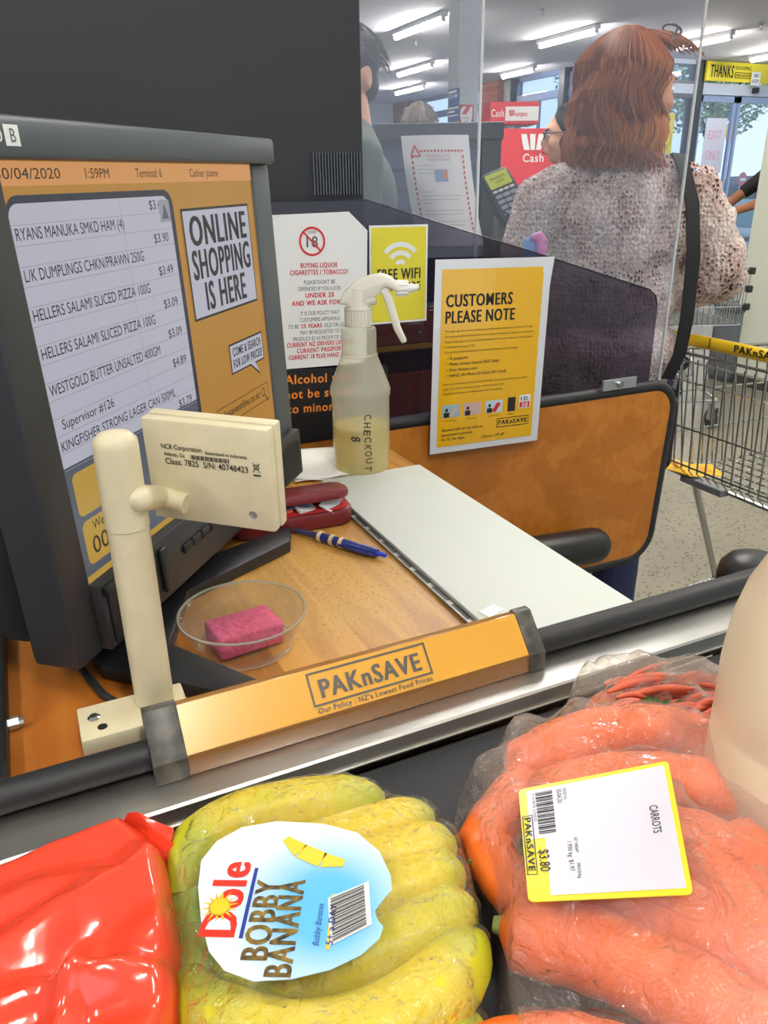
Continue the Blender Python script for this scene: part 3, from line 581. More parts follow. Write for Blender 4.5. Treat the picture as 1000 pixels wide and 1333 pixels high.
# stand: neck and a black V shaped base on the desk
mi = MM.inverted()
q = [Z(*p, .973) for p in ((378, 683), (378, 704), (245, 768), (221, 836), (345, 887), (282, 899), (130, 866), (80, 800), (100, 760), (225, 740), (300, 712))]
MB().prism([(p.x, p.y) for p in q], DZ+.0005, .973, bev=.002).xf(lambda p: mi @ Vector(p)).build('base_plate', BLACK, mon, smooth=30)
cb = Vector((.085, .69, 0))
MB().b2((cb.x-.03, cb.y-.03, .973), (cb.x+.03, cb.y+.03, 1.10), bev=.005).xf(lambda p: mi @ Vector(p)).build('neck', BLACK, mon, smooth=30)
c0, c1, c2 = Z(102, 866, .97), Z(135, 905, .966), Z(183, 936, .966)
MB().tube([(.02, .58, 1.0), c0, c1, c2+Vector((.0, .002, 0))], .0032, 8).xf(lambda p: mi @ Vector(p)).build('cable', BLACK, mon, smooth=60)

# ------------------------------------------------------------------ partition between the lanes
par = thing('lane_partition', 'varnished wood panel with black edging carrying a smoked perspex screen', 'partition', (0, 0, 0))
out = rrect(.26, .585, 1.12, .945, .055, 8)
out = [(x-(.02*(.945-z)/.36 if x > 1 else 0), z) for x, z in out]
MB().prism(out, 1.084, 1.100, axis='y').build('wood_board', PANW, par)
MB().tube([(x, 1.092, z) for x, z in out], .0115, 10, closed=True).build('edge_trim', SOFT, par, smooth=60)
pp = [(-.40, .955), (1.052, .9575), (1.052, 1.095), (1.046, 1.112), (1.030, 1.124), (.797, 1.192), (.482, 1.282), (-.40, 1.284)]
MB().prism(pp, 1.0895, 1.0945, axis='y').build('smoked_screen', SMOKE, par)
MB().tube([(x, 1.092, z) for x, z in pp[2:]], .0012, 6).build('screen_edge', mat('perspex_edge', '2b2a33', .2), par)
br = MB().b2((.935, 1.078, .952), (1.012, 1.084, .972), bev=.001).build('clip_bracket', ALU, par)
MB().tube([(.972, 1.072, .962), (.972, 1.079, .962)], .006, 10).build('bolt', CHROME, br, smooth=30)
a, b = YP(655, 697, 1.035), YP(762, 702, 1.035)
MB().cap((.45, 1.03, .705), .034, (.905, 1.03, .672), .034, n=24).build('padded_roller', mat('black_vinyl', '1e1f20', .35, bump=(60, .15, .001)), par, smooth=60)
MB().b2((-.38, 1.086, .60), (.30, 1.10, .96)).build('lower_board', BPAN, par)
MB().b2((-.38, 1.11, 0), (.40, 1.118, .95)).b2((.5, 1.088, 0), (.54, 1.1, .6)).build('foot_frame', BPAN, par)
MB().b2((-1.3, 1.115, 0), (.488, 1.15, 1.75), bev=.002).build('wall_1', BPAN, kind='structure')
m = MB()
for k in range(17): m.b2((.410+k*.0044, 1.1105, 1.29), (.4118+k*.0044, 1.1145, 1.345))
props(m.build('ribbed_strip', mat('rib_grey', '4a4d55', .4), kind='stuff'), 'dark ribbed plastic strip at the lower right corner of the black wall', 'strip')
# clear sneeze screens
for (x0, x1, lb) in ((.492, .686, 'clear perspex sheet between the black wall and the joint beside the grey column'), (.692, 1.112, 'clear perspex sheet in front of the red haired woman')):
    t = thing('clear_screen', lb, 'screen', (0, 0, 0), group='clear perspex screens')
    MB().b2((x0, 1.126, .62), (x1, 1.1275, 2.0)).build('sheet', CLEAR, t)
    MB().b2((x1-.0005, 1.125, .62), (x1+.0035, 1.129, 2.0)).build('polished_edge', TRIMG, t)
    MB().b2((x0+.04, 1.12, 0), (x0+.08, 1.135, .62)).build('support_leg', BPAN, t)

# ------------------------------------------------------------------ signs on the smoked screen
def sign_y(px, py, Y, X=(1, 0, 0), U=(0, 0, 1)): return frame(YP(px, py, Y), X, U)
t = thing('age_notice', 'white under 18 liquor notice with trimmed corners taped to the smoked screen', 'sign', mw=frame((.402, 1.078, 1.160), (1, 0, -.03), (.0, 0, 1)))
w_, h_ = .0705, .106
MB().prism([(-w_, -h_), (w_-.012, -h_), (w_, -h_+.006), (w_, h_-.022), (w_-.010, h_-.016), (w_-.016, h_-.008), (w_-.03, h_), (-w_+.014, h_-.001), (-w_, h_-.010)], -.001, 0).build('card', PAPER, t)
m = MB().ring((-.013, .070), .0165, .0195, z=.0004).poly([(-.026, .081), (-.0245, .083), (.0005, .058), (-.001, .056)], .0005)
for s_, y, w1 in (('BUYING LIQUOR', .035, .056), ('CIGARETTES / TOBACCO?', .0255, .088), ('UNDER 25', -.006, .044), ('AND WE ASK FOR ID', -.0165, .086), ('CURRENT NZ DRIVERS LICENCE', -.075, .104), ('CURRENT PASSPORT', -.084, .074), ('CURRENT 18 PLUS HANZ CARD', -.093, .100)): m.text(s_, -.003, y, .0066, w1, .03, z=.0004, align='C')
m.text('25 YEARS', -.0165, -.0485, .0058, .032, .03, z=.0004, align='C')
m.build('red_print', RED, t)
m = MB().text('18', -.013, .0625, .0145, .017, .015, z=.0003, align='C').text('UNDER', -.013, .0805, .004, .013, z=.0003, align='C')
for s_, y, w1 in (("PLEASE DON'T BE", .0125, .047), ('OFFENDED IF YOU LOOK', .0035, .066), ('IT IS OUR POLICY THAT', -.0305, .060), ('CUSTOMERS APPEARING', -.0395, .062), ('MAY BE REQUESTED TO', -.0575, .061), ('PRODUCE ID AS PROOF OF AGE', -.0665, .084)): m.text(s_, -.003, y, .0056, w1, z=.0004, align='C')
m.text('TO BE', -.052, -.0485, .0056, .0155, z=.0004).text('OLD OR LESS', .003, -.0485, .0056, .036, z=.0004)
m.build('grey_print', GREYINK, t)
t = thing('age_notice', 'second white card just behind the under 18 notice, showing past its right edge', 'sign', mw=frame((.4045, 1.0835, 1.160), (1, 0, -.03), (.0, 0, 1)))
MB().prism([(-w_-.001, -h_+.002), (w_, -h_+.004), (w_+.001, h_-.022), (w_-.028, h_+.003), (-w_, h_-.002)], -.001, 0).build('card', PAPER, t)
t = thing('alcohol_notice', 'black notice with orange lettering about alcohol and minors', 'sign', mw=frame((.427, 1.074, .9985), (1, 0, -.055), (0, 0, 1)))
MB().prism(rrect(-.100, -.052, .075, .052, .006), -.0015, 0).build('board', mat('notice_black', '161616', .35), t)
m = MB()
for k, (s_, w1) in enumerate((('Alcohol will', .077), ('not be served', .088), ('to minors', .060))): m.text(s_, -.092 if k < 2 else -.088, .031-k*.0220, .0135, w1*1.33, .02, z=.0004)
m.build('lettering', mat('notice_orange', 'e8892a', .5), t)
MB().rect(-.012, -.044, -.001, -.032, .0004).build('small_label', mat('label_olive', 'a58d28', .5), t)
t = thing('wifi_notice', 'small yellow free wifi in store notice behind the spray bottle nozzle', 'sign', mw=frame((.530, 1.0865, 1.177), (1, 0, -.01), (0, 0, 1)))
MB().box((0, 0, -.0008), (.096, .141, .0016)).build('card', PAPER, t)
MB().rect(-.045, -.0675, .045, .0675, .0004).build('yellow_field', YEL2, t)
m = MB()
for r0, r1 in ((.030, .037), (.018, .025), (.006, .012)): m.ring((.002, .010), r0, r1, radians(42), radians(138), .0008)
m.build('wifi_arcs', PAPER, t)
MB().text('FREE WIFI', .0, -.006, .0155, .072, .035, z=.0009, align='C').text('IN STORE', .006, -.022, .0115, .060, .035, z=.0009, align='C').text('F', -.030, .002, .004, z=.001).build('lettering', INK, t)

t = thing('customer_notice', 'yellow customers please note poster in a white laminated border', 'sign', mw=frame((.687, 1.0705, 1.041), (1, -.009, -.026), (.026, .009, 1)))
hw, hh2 = .1065, .1535
m = MB(); n = 20   # sheet with a bent upper right corner
vs = []; fs = []
for i in range(n+1):
    for j in range(n+1):
        x = -hw+2*hw*i/n; y = -hh2+2*hh2*j/n; u, v = i/n, j/n
        k = max(0, u+v-1.86)/.28; vs.append((x+.006*k, y+.001*k, .006*k))
for i in range(n):
    for j in range(n): fs.append((i*(n+1)+j, (i+1)*(n+1)+j, (i+1)*(n+1)+j+1, i*(n+1)+j+1))
m.add(vs, fs).build('laminated_sheet', mat('laminate', 'd4d6d8', .15, coat=.6), t, smooth=60)
MB().rect(-.094, -.143, .0925, .139, .0004).build('yellow_print', mat('notice_yellow', 'e2ad12', .2, coat=.5), t)
m = MB().text('CUSTOMERS', -.086, .083, .0185, .122, .05, z=.0007).text('PLEASE NOTE', -.086, .058, .0185, .128, .05, z=.0007)
y = .044
for s_, w1 in (('The legal age to purchase alcohol and other restricted items is 18 years of age.', .165), ('We will only sell restricted items to customers 18 years or older but will need to', .168), ('request and sight current photo identification from any customer who appears', .166), ('to be below the age of 30.', .056), ('You will be asked to produce one of the following as proof of age:', .138)):
    m.text(s_, -.086, y, .0033, w1, z=.0007); y -= .0082
y = .0005
for s_, w1 in (('\u2022 A passport', .038), ('\u2022 Photo drivers license (NZ Only)', .097), ('\u2022 Kiwi Access card', .056), ('\u2022 HANZ 18+ Photo ID Card (18+ Card)', .112)): m.text(s_, -.080, y, .0048, w1, .01, z=.0007); y -= .0092
y = -.0400
for s_, w1 in (('If you do not have one of these forms of ID, we recommend that you either', .162), ('apply for a drivers license or for a Kiwi Access Card.', .116), ('Application forms are available from NZ Post Shops.', .114)): m.text(s_, -.086, y, .0033, w1, z=.0007); y -= .0078
for s_, y, w1 in (('Alcohol will not be sold to', -.117, .078), ('intoxicated persons.', -.125, .060), ('No ID. No Sale!', -.133, .044)): m.text(s_, -.086, y, .0046, w1, .015, z=.0007)
m.border(.020, -.121, .084, -.105, .0012, .0007).text('PAKnSAVE', .052, -.1165, .0078, .058, .04, z=.0007, align='C').text('Open M 8', -.010, -.136, .005, .046, z=.0007, shear=.5).build('lettering', INK, t)
cols = [mat('card_blue', '8fb0b8', .5), mat('card_pink', 'c8a8a0', .5), mat('card_pale', 'b8cdd6', .5), mat('passport_black', '1f1a14', .5), RED, PAPER, INK]
m = MB()
for k, x in enumerate((-.086, -.046, -.004)):
    m.rect(x, -.094, x+.033, -.073, .0007, k); m.ell((x+.008, -.0815, .0009), (.0028, .0032, .0002), 6, 8); m.rect(x+.003, -.0935, x+.013, -.0855, .0010, 6); m.poly([(x+.012, -.092), (x+.022, -.077), (x+.030, -.079), (x+.020, -.093)], .0010, 4 if k == 2 else 1)
m.rect(.040, -.095, .055, -.071, .0007, 3); m.poly(rrect(.062, -.092, .085, -.069, .003), .0007, 5); m.rect(.0635, -.0905, .0835, -.081, .0009, 4)
m.text('I.D.', .0735, -.0785, .007, .016, .03, z=.001, m=6, align='C').text('30', .0735, -.0895, .007, .013, .03, z=.0012, m=5, align='C')
for x, s_ in ((-.080, 'New Zealand'), (-.040, 'Kiwi Access Card'), (.003, 'HANZ 18+ Card'), (.042, 'Passport')): m.text(s_, x, -.1005, .0024, .02 if x < .04 else .012, z=.0007, m=6)
m.build('card_pictures', cols, t)
# ------------------------------------------------------------------ things on the desk
HDPE = film('cloudy_bottle_plastic', 'fafaf2', .34, 'eeeedd', .25, 1.45, wr=20, st=.05); LIQ = film('yellow_cleaner', 'efe35a', .58, 'e6d238', .2, 1.3, st=0)
CREAM = mat('cream_trigger', 'e4e0d0', .35)
t = thing('spray_bottle', 'clear spray bottle half full of yellow cleaner with handwritten black text', 'spray bottle', (.371, .873, DZ+.0008), 0)
prof = [(.030, 0), (.0345, .002), (.0362, .008), (.0355, .012), (.0362, .016), (.0362, .098), (.0378, .102), (.0378, .108), (.0365, .112), (.0225, .148), (.0232, .150), (.0215, .152), (.0215, .178), (.0205, .182), (.015, .185), (.0145, .186)]
MB().lathe(prof, n=48).build('bottle', HDPE, t, smooth=40)
MB().lathe([(.0, .0012), (.029, .0012), (.0350, .008), (.0350, .0615), (0, .0615)], n=40).build('liquid', LIQ, t, smooth=40)
m = MB().lathe([(.0150, .184), (.0158, .186), (.0155, .203), (.0165, .204), (.0165, .206), (.0125, .207), (.0118, .229), (.009, .231)], n=36)
for k in range(26): a = 2*pi*k/26; m.box((cos(a)*.0158, sin(a)*.0158, .195), (.0016, .0014, .016), rot=Euler((0, 0, a)))
m.build('collar', CREAM, t, smooth=35)
nd = (.909, -.418)
hp = thing('trigger_head', None, None); hp.parent = t; hp.rotation_euler = (0, 0, atan2(-.418, .909))
def tp(px, py): return ((px-466)/1082*1.0, .0+(612-py)/1098*1.0-.012+.003)
shape = [tp(*q) for q in ((441, 371), (447, 357), (460, 345), (480, 336), (497, 333), (510, 338), (520, 348), (519, 357), (508, 352), (502, 349), (497, 352), (494, 358), (490, 362), (478, 363), (475, 372), (468, 379), (456, 376), (450, 371))]
MB().prism(shape, -.0105, .0105, axis='y', bev=.003, seg=2).build('shroud', CREAM, hp, smooth=45)
a, b = tp(476, 366), tp(497, 357); MB().tube([(a[0]-.012, 0, a[1]-.002), (a[0]+.012, 0, a[1]+.003)], .0088, 20).build('pump_barrel', CREAM, hp, smooth=40)
a, b, c, d = tp(516, 352), tp(531, 353), tp(538, 352), tp(545, 351)
m = MB().tube([(a[0], 0, a[1]), (b[0], 0, b[1])], .0088, 18).tube([(b[0], 0, b[1]), (c[0], 0, c[1])], .0055, 14).tube([(c[0], 0, c[1]), (d[0], 0, d[1])], .0038, 12)
for k in range(12): q = 2*pi*k/12; m.box(((a[0]+b[0])/2, cos(q)*.0088, (a[1]+b[1])/2+sin(q)*.0088), (.013, .0016, .0016))
m.build('nozzle', WHITE, hp, smooth=35)
L1 = [tp(*q) for q in ((498, 350), (505, 365), (511, 385), (517, 405), (526, 423))]; wd = [.0075, .0068, .0062, .0056, .0045]
left = [(p[0]-w1*.75, p[1]) for p, w1 in zip(L1, wd)]; right = [(p[0]+w1*.75, p[1]+.002) for p, w1 in zip(L1, wd)]
MB().prism(left+right[::-1], -.0075, .0075, axis='y', bev=.002).build('trigger', CREAM, hp, smooth=45)
# handwriting wrapped round the bottle, reading downwards
th0 = atan2(-.873, -.371)
def wrap(cx, cz, ang):
    def f(p):
        u, v = p[1], -p[0]          # text runs downwards
        a = th0+ang+(u+cx)/.0364; return (.0366*cos(a), .0366*sin(a), cz+v)
    return f
m = MB()
for k, ch in enumerate('CHECKOUT'): m.text(ch, k*.0094, random.uniform(-.001, .001)-.002, .0088, .0068, .012, fn=wrap(.002, .083, .12), shear=random.uniform(-.15, .2), rot=random.uniform(-.15, .15))
m.text('8', 0, 0, .011, .008, .01, fn=wrap(-.014, .055, .02), rot=.25, shear=.3)
m.build('handwriting', INK, t)

PET = film('clear_tub_plastic', 'f6f6f2', .05, 'eee6da', .08, 1.5, wr=30, st=.05)
t = thing('plastic_tub', 'clear round plastic tub holding a pink sponge', 'tub', (.120, .533, DZ+.0006))
pr_ = [(0, .0008), (.036, .0008), (.0385, .002), (.0475, .0255), (.0478, .0275), (.0500, .0285), (.0505, .0315), (.0492, .0322), (.0482, .030)]
MB().lathe(pr_, n=56).build('tub_wall', PET, t, smooth=50)
MB().tube([(.0498*cos(a), .0498*sin(a), .0312) for a in [2*pi*k/56 for k in range(56)]], .0010, 6, closed=True).tube([(.0384*cos(a), .0384*sin(a), .0016) for a in [2*pi*k/56 for k in range(56)]], .0007, 6, closed=True).build('rim', film('tub_rim', 'e8e8e2', .35, 'f0ece2', .1, 1.5, st=0), t, smooth=60)
sp = mat('sponge_pink', 'e25a8c', .85, bump=(260, .8, .002), var=(240, 'b83a68', .8))
c = Z(322, 822, DZ+.018)
b = MB().box((0, 0, 0), (.054, .036, .019), bev=.0025, seg=3)
props(b.build('sponge', sp, smooth=40), 'pink cellulose sponge lying in the clear tub', 'sponge')
o = bpy.data.objects['sponge']; o.location = (.1205, .534, DZ+.0120); o.rotation_euler = (.0, .02, radians(8))

# pen
BLUE = mat('pen_blue', '1c2f7c', .25, coat=.4); BAND = mat('rubber_band', 'd6c39a', .7)
A, B = Z(381, 690, DZ+.004), Z(502, 724, DZ+.005); dr = (B-A).normalized(); sd = Vector((dr.y, -dr.x, 0)).normalized()
t = thing('ballpoint_pen', 'blue click pen wrapped with three tan rubber bands', 'pen', (A+B)/2, atan2(dr.y, dr.x)); L_ = (B-A).length
t.location.z = DZ+.0056
MB().tube([(-L_/2, 0, -.002), (-L_/2+.006, 0, -.001), (-L_*.22, 0, 0)], [.0014, .0030, .0036], 12).build('refill_section', mat('pen_clear', '3a4064', .1, spec=.8), t, smooth=40)
MB().tube([(-L_*.22, 0, 0), (L_*.40, 0, 0), (L_*.42, 0, 0)], [.0047, .0050, .0040], 16).build('barrel', BLUE, t, smooth=40)
MB().tube([(L_*.42, 0, 0), (L_/2, 0, 0)], .0024, 10).build('plunger', mat('pen_bright_blue', '2b49d8', .3), t, smooth=40)
MB().prism([(L_*.05, -.0065), (L_*.36, -.0072), (L_*.40, -.004), (L_*.02, -.0045)], -.0015, .0015, bev=.0005).build('clip', BLUE, t)
for x in (-L_*.19, -L_*.06, L_*.04):
    m = MB()
    for k in range(3): m.tube([(x+.0014*k, .0054*cos(a), .0054*sin(a)) for a in [2*pi*j/16 for j in range(16)]], .0008, 6, closed=True)
    m.build('rubber_band', BAND, t, smooth=60)

# maroon case with things in it
MAR = mat('maroon_vinyl', '6e1f24', .35, bump=(90, .1, .001)); MARI = mat('case_lining_red', 'b8282c', .6)
a, b = Z(345, 702, DZ), Z(451, 683, DZ)
t = thing('glasses_case', 'half open maroon case stuffed with pens and scraps of paper', 'case', ((a.x+b.x)/2-.010, (a.y+b.y)/2+.026, DZ+.0008), atan2(b.y-a.y, b.x-a.x)-.03)
hw = .068
MB().prism(rrect(-hw, -.026, hw, .026, .018, 6), 0, .018, bev=.003).build('case_base', MAR, t, smooth=40)
MB().prism(rrect(-hw+.004, -.022, hw-.004, .022, .015, 6), .0182, .0195).build('lining', MARI, t)
lid = MB().prism(rrect(-hw, -.048, hw, .0, .018, 6), 0, .011, bev=.004).build('case_lid', MAR, t, smooth=40)
lid.location = (-.002, .024, .0225); lid.rotation_euler = (radians(-8), 0, 0)
m = MB().tube([(-.06, -.018, .0215), (.02, -.012, .0245)], .0025, 8); m.build('loose_pen', mat('ink_navy', '2a3158', .3), t)
MB().tube([(-.062, -.023, .0205), (.0, -.016, .0215)], .0022, 8).build('orange_pen', mat('orange_red', 'c84a28', .4), t)
MB().box((.015, -.012, .0218), (.024, .016, .0030), rot=Euler((.3, .2, .4))).box((.045, -.010, .0228), (.030, .018, .0012), rot=Euler((.5, -.2, .9))).build('paper_scrap', PAPER, t)

# folded tissue
q = [Z(*p, DZ+.002) for p in ((372, 592), (432, 588), (459, 622), (384, 628))]
t = thing('paper_napkin', 'folded white paper napkin lying left of the spray bottle', 'napkin')
m = MB(); n = 12
for layer, off in ((0, 0), (1, .0022)):
    vs = []; fs = []
    for i in range(n+1):
        for j in range(n+1):
            u, v = i/n, j/n
            p = (q[0]*(1-u)+q[1]*u)*(1-v)+(q[3]*(1-u)+q[2]*u)*v
            z = DZ+.0015+off+.0018*sin(u*7+layer)*v+.0035*layer*(1-v)+.001*sin(v*9)
            vs.append((p.x+layer*.002-(.006*v*layer), p.y+layer*.003, max(DZ+.0008+off, z)))
    for i in range(n):
        for j in range(n): fs.append((i*(n+1)+j, (i+1)*(n+1)+j, (i+1)*(n+1)+j+1, i*(n+1)+j+1))
    m.add(vs, fs)
o = m.build('folded_sheet', mat('tissue_white', 'e2e2dc', .9, bump=(500, .3, .0005)), t, smooth=60)
md = o.modifiers.new('s', 'SOLIDIFY'); md.thickness = .0008

# white roll / printer cover peeping out on the far left
p = Z(-22, 640, DZ)
t = thing('receipt_printer', 'white rounded machine cover at the left edge behind the monitor', 'printer', (p.x-.03, p.y+.06, DZ))
MB().tube([(-.06, 0, .062), (.06, 0, .062)], .062, 40).build('cover', WHITE, t, smooth=40)
MB().b2((-.065, -.05, 0), (.055, .07, .03), bev=.004).build('machine_base', mat('printer_grey', 'a8aaa8', .4), t)

# ------------------------------------------------------------------ between partition and next lane
t = thing('drawer_unit', 'brown drawer unit with yellow stripes seen through the smoked screen', 'drawers', (.60, 1.5, 0), 0)
BRN = mat('drawer_brown', 'a8522c', .35); STR = mat('stripe_yellow', 'e8b820', .4)
MB().b2((0, 0, 0), (.35, .07, 1.06), bev=.003).build('body', mat('unit_black', '2a2422', .4), t)
for z0, z1 in ((.99, 1.055), (.80, .925)):
    d_ = MB().b2((.0, -.012, z0), (.35, -.0005, z1), bev=.002).build('drawer_front', BRN, t)
    MB().b2((0, -.014, z0-.014), (.35, -.0005, z0-.003)).build('stripe', STR, d_)
    MB().ell((.17, -.018, (z0+z1)/2-.012), (.006, .008, .006)).build('knob', CHROME, d_, smooth=60)

# dark slatted back of the next lane and the allergen letter
NAVY = mat('slat_navy', '2b3550', .45)
O = D(565, 250, 2.5); Xr = Vector((.9, -.436, 0)).normalized()
t = thing('slatted_screen', 'dark navy slatted back panel of the next lane with a black top rail', 'panel', mw=frame((O.x, O.y, 0), Xr, (0, 0, 1)))
ztop = D(565, 163, 2.5).z
MB().b2((-.24, ztop-.05, -.03), (.215, ztop, .03), bev=.004).build('top_rail', BLACK, t)
MB().b2((-.235, 0, -.012), (.205, ztop-.05, 0)).build('back_board', mat('navy_board', '1f2738', .5), t)
MB().b2((.15, .0, .0), (.21, ztop-.05, .02), bev=.003).build('end_post', BLACK, t)
for k in range(9): MB().b2((-.23, ztop-.13-k*.06, .0005), (.148, ztop-.078-k*.06, .010), bev=.002).build('slat', NAVY, t)
t = thing('warning_letter', 'white letter with a red dashed border and red triangle taped up beside the terminal', 'paper')
O = D(577, 176, 2.15); Xr = Vector((.9, -.436, 0)).normalized(); Nn = Xr.cross(Vector((0, 0, 1)))
def letter(u, v, e=0):     # u,v in metres from the top left corner; the sheet curls away at the sides
    cv = .022*sin(u/.19*pi)
    return D(522, 177, 2.15)+Xr*(u+.10*v+.28*v*v)+Vector((0, 0, -v))+Nn*(cv+e)
n = 14; vs = []; fs = []
for i in range(n+1):
    for j in range(n+1): vs.append(letter(.188*i/n, .29*j/n))
for i in range(n):
    for j in range(n): fs.append((i*(n+1)+j, (i+1)*(n+1)+j, (i+1)*(n+1)+j+1, i*(n+1)+j+1))
MB().add(vs, fs).build('sheet', PAPER, t, smooth=60)
def lt(m): return m.xf(lambda p: letter(p[0], -p[1], .0015))
m = MB()
for k in range(14): m.poly([(.040+k*.0095, -.037), (.0455+k*.0095, -.037), (.044+k*.0095, -.042), (.0385+k*.0095, -.042)])
for k in range(18):
    for x in (.022, .164): m.poly([(x, -.052-k*.0135), (x+.005, -.050-k*.0135), (x+.005, -.058-k*.0135), (x, -.060-k*.0135)])
for a, b in (((.022, -.052), (.034, -.025)), ((.034, -.025), (.048, -.052)), ((.048, -.052), (.022, -.052))):
    A_ = Vector(a); B_ = Vector(b); nn = (B_-A_).normalized(); nn = Vector((-nn.y, nn.x))*.002
    m.poly([A_-nn, B_-nn, B_+nn, A_+nn])
lt(m).build('red_border', RED, t)
m = MB().text('FOOD RECALL NOTICE', .098, -.055, .0065, .068, align='C').text('ALLERGEN WARNING', .098, -.065, .0065, .062, align='C')
lt(m).build('red_heading', mat('faint_red', 'c07a80', .5), t)
m = MB(); y = -.078
for k, w1 in enumerate((.04, .09, .085, 0, 0, 0, 0, .03, .11, .10, .03, 0, .112, .10, 0, .11, .105, .08, 0, .11)):
    if w1: m.text('please return this product to the store for a full refund now'[:max(8, int(w1*540))], .040, y, .0036, w1)
    y -= .0098
lt(m).build('small_print', GREYINK, t)
m = MB(); m.poly([(.082, -.088), (.118, -.088), (.118, -.118), (.082, -.118)]); lt(m).build('picture', mat('picture_blue', '7fa0c4', .5), t)
m = MB(); m.poly([(.104, -.090), (.116, -.090), (.116, -.112), (.104, -.112)]); m.xf(lambda p: letter(p[0], -p[1], .0025)).build('picture_detail', mat('picture_orange', 'c8845c', .5), t)

# card terminal on its stand
O = D(661, 256, 1.85)
Ux = Vector((.93, -.36, 0)).normalized(); Uy = (Vector((0, 0, 1))*.80+Vector((.36, .93, 0))*.50-Ux*.42).normalized()
Ux = (Ux-Uy*Ux.dot(Uy)+Vector((0, 0, -.02))).normalized()
t = thing('card_terminal', 'black card payment terminal with a green screen on a stand', 'card terminal', mw=frame(O, Ux, Uy))
MB().prism([(-.036, .068), (-.028, .076), (.028, .076), (.036, .068), (.038, -.02), (.036, -.062), (.028, -.072), (-.028, -.072), (-.036, -.062), (-.038, -.02)], -.030, 0, bev=.004).build('terminal_body', BLACK, t, smooth=35)
MB().prism(rrect(-.029, .030, .029, .068, .002), 0, .0015).build('lcd_screen', mat('lcd_green', 'b0b83c', .3, emit='b0b83c', es=.15), t)
MB().text('PRESENT', 0, .051, .006, .04, .01, z=.0018, align='C').text('CARD', 0, .041, .006, .022, .01, z=.0018, align='C').build('lcd_text', INK, t)
for k in range(4): MB().prism(rrect(-.029+k*.015, .018, -.017+k*.015, .024, .002), 0, .003).build('function_key', mat('key_pale', 'cfd6d2', .4), t)
for r_ in range(4):
    for k in range(3): MB().prism(rrect(-.028+k*.0195, .002-r_*.0145, -.011+k*.0195, .0115-r_*.0145, .002), 0, .003).build('key', mat('key_grey', '8e98a4', .4), t)
MB().prism(rrect(-.028, -.062, -.011, -.053, .002), 0, .003).build('cancel_key', mat('key_red', 'c83430', .4), t)
MB().prism(rrect(-.0085, -.062, .0085, -.053, .002), 0, .003).build('clear_key', mat('key_yellow', 'd8b02c', .4), t)
MB().prism(rrect(.011, -.062, .028, -.053, .002), 0, .003).build('enter_key', mat('key_green', '3c9a50', .4), t)
t = thing('terminal_stand', 'grey post holding the card payment terminal', 'stand', (O.x+.02, O.y+.05, 0))
MB().tube([(0, 0, 0), (0, 0, .95)], .02, 12).cap((0, 0, .95), .02, (-.02, -.02, O.z-.055), .017).build('post', mat('stand_grey', '5b574a', .45), t, smooth=50)
b_ = Vector((O.x+.02, O.y+.05, 0)); MB().tube([D(655, 275, 1.84)-b_, D(668, 284, 1.84)-b_, D(673, 300, 1.84)-b_, D(668, 318, 1.86)-b_], .0028, 6).build('cable', BLACK, t, smooth=60)

# pink and blue plastic toy clip resting on top of the screen
O = D(695, 318, 1.36)
t = thing('plastic_clip', 'pink and pale blue plastic clip showing above the smoked screen edge', 'clip', mw=frame(O, (.91, -.41, 0), (0, 0, 1)))
organic(MB().cap((-.002, -.03, -.008), .006, (.004, .012, -.008), .008).cap((.004, .012, -.008), .008, (-.012, .0, -.008), .006).cap((-.010, .006, -.008), .006, (-.014, -.03, -.008), .006), 'blue_jaw', mat('clip_blue', '7fb0e0', .3), t, .003, 2)
organic(MB().cap((.014, -.035, 0), .008, (.010, .014, 0), .008).cap((.010, .014, 0), .008, (-.002, .010, 0), .006).ell((.018, -.008, 0), (.007, .008, .006)).ell((.018, .006, 0), (.006, .007, .006)), 'pink_jaw', mat('clip_pink', 'e080b8', .3), t, .003, 2)
ti = t.matrix_world.inverted(); MB().tube([(.0, -.03, -.004), (.0, -.03, -.03), ti @ Vector((O.x, O.y+.03, 0))], .01, 8).build('holder', BLACK, t)

# grey bin by the right wall, black bollard cushion by the rail
p = Z(937, 496, 0)
t = thing('grey_bin', 'dark grey bin standing against the pale wall behind the trolleys', 'bin', (p.x+.1, p.y+.02, 0), 0)
MB().prism(rrect(-.12, -.10, .12, .10, .02), .03, .48, bev=.01).build('bin_body', mat('bin_grey', '5c6268', .5), t, smooth=40)
MB().prism(rrect(-.13, -.11, .13, .11, .02), .48, .53, bev=.012).build('bin_lid', mat('bin_lid_grey', '454a50', .5), t, smooth=40)
MB().prism(rrect(-.11, -.09, .11, .09, .02), 0, .03).build('bin_base', mat('bin_lid_grey', '454a50', .5), t, smooth=40)
O = D(982, 748, .95)
t = thing('cushion_post', 'black padded round post top just beyond the rail at the right', 'post', (O.x, O.y, 0))
MB().lathe([(.03, 0), (.03, O.z-.05)], n=20).build('post', BLACK, t, smooth=40)
MB().lathe([(.036, O.z-.05), (.042, O.z-.045), (.043, O.z-.008), (.0425, O.z-.006), (.043, O.z-.004), (.041, O.z+.010), (.033, O.z+.020), (.018, O.z+.0265), (0, O.z+.028)], n=40).build('pad', mat('black_vinyl', '1e1f20', .35), t, smooth=60)

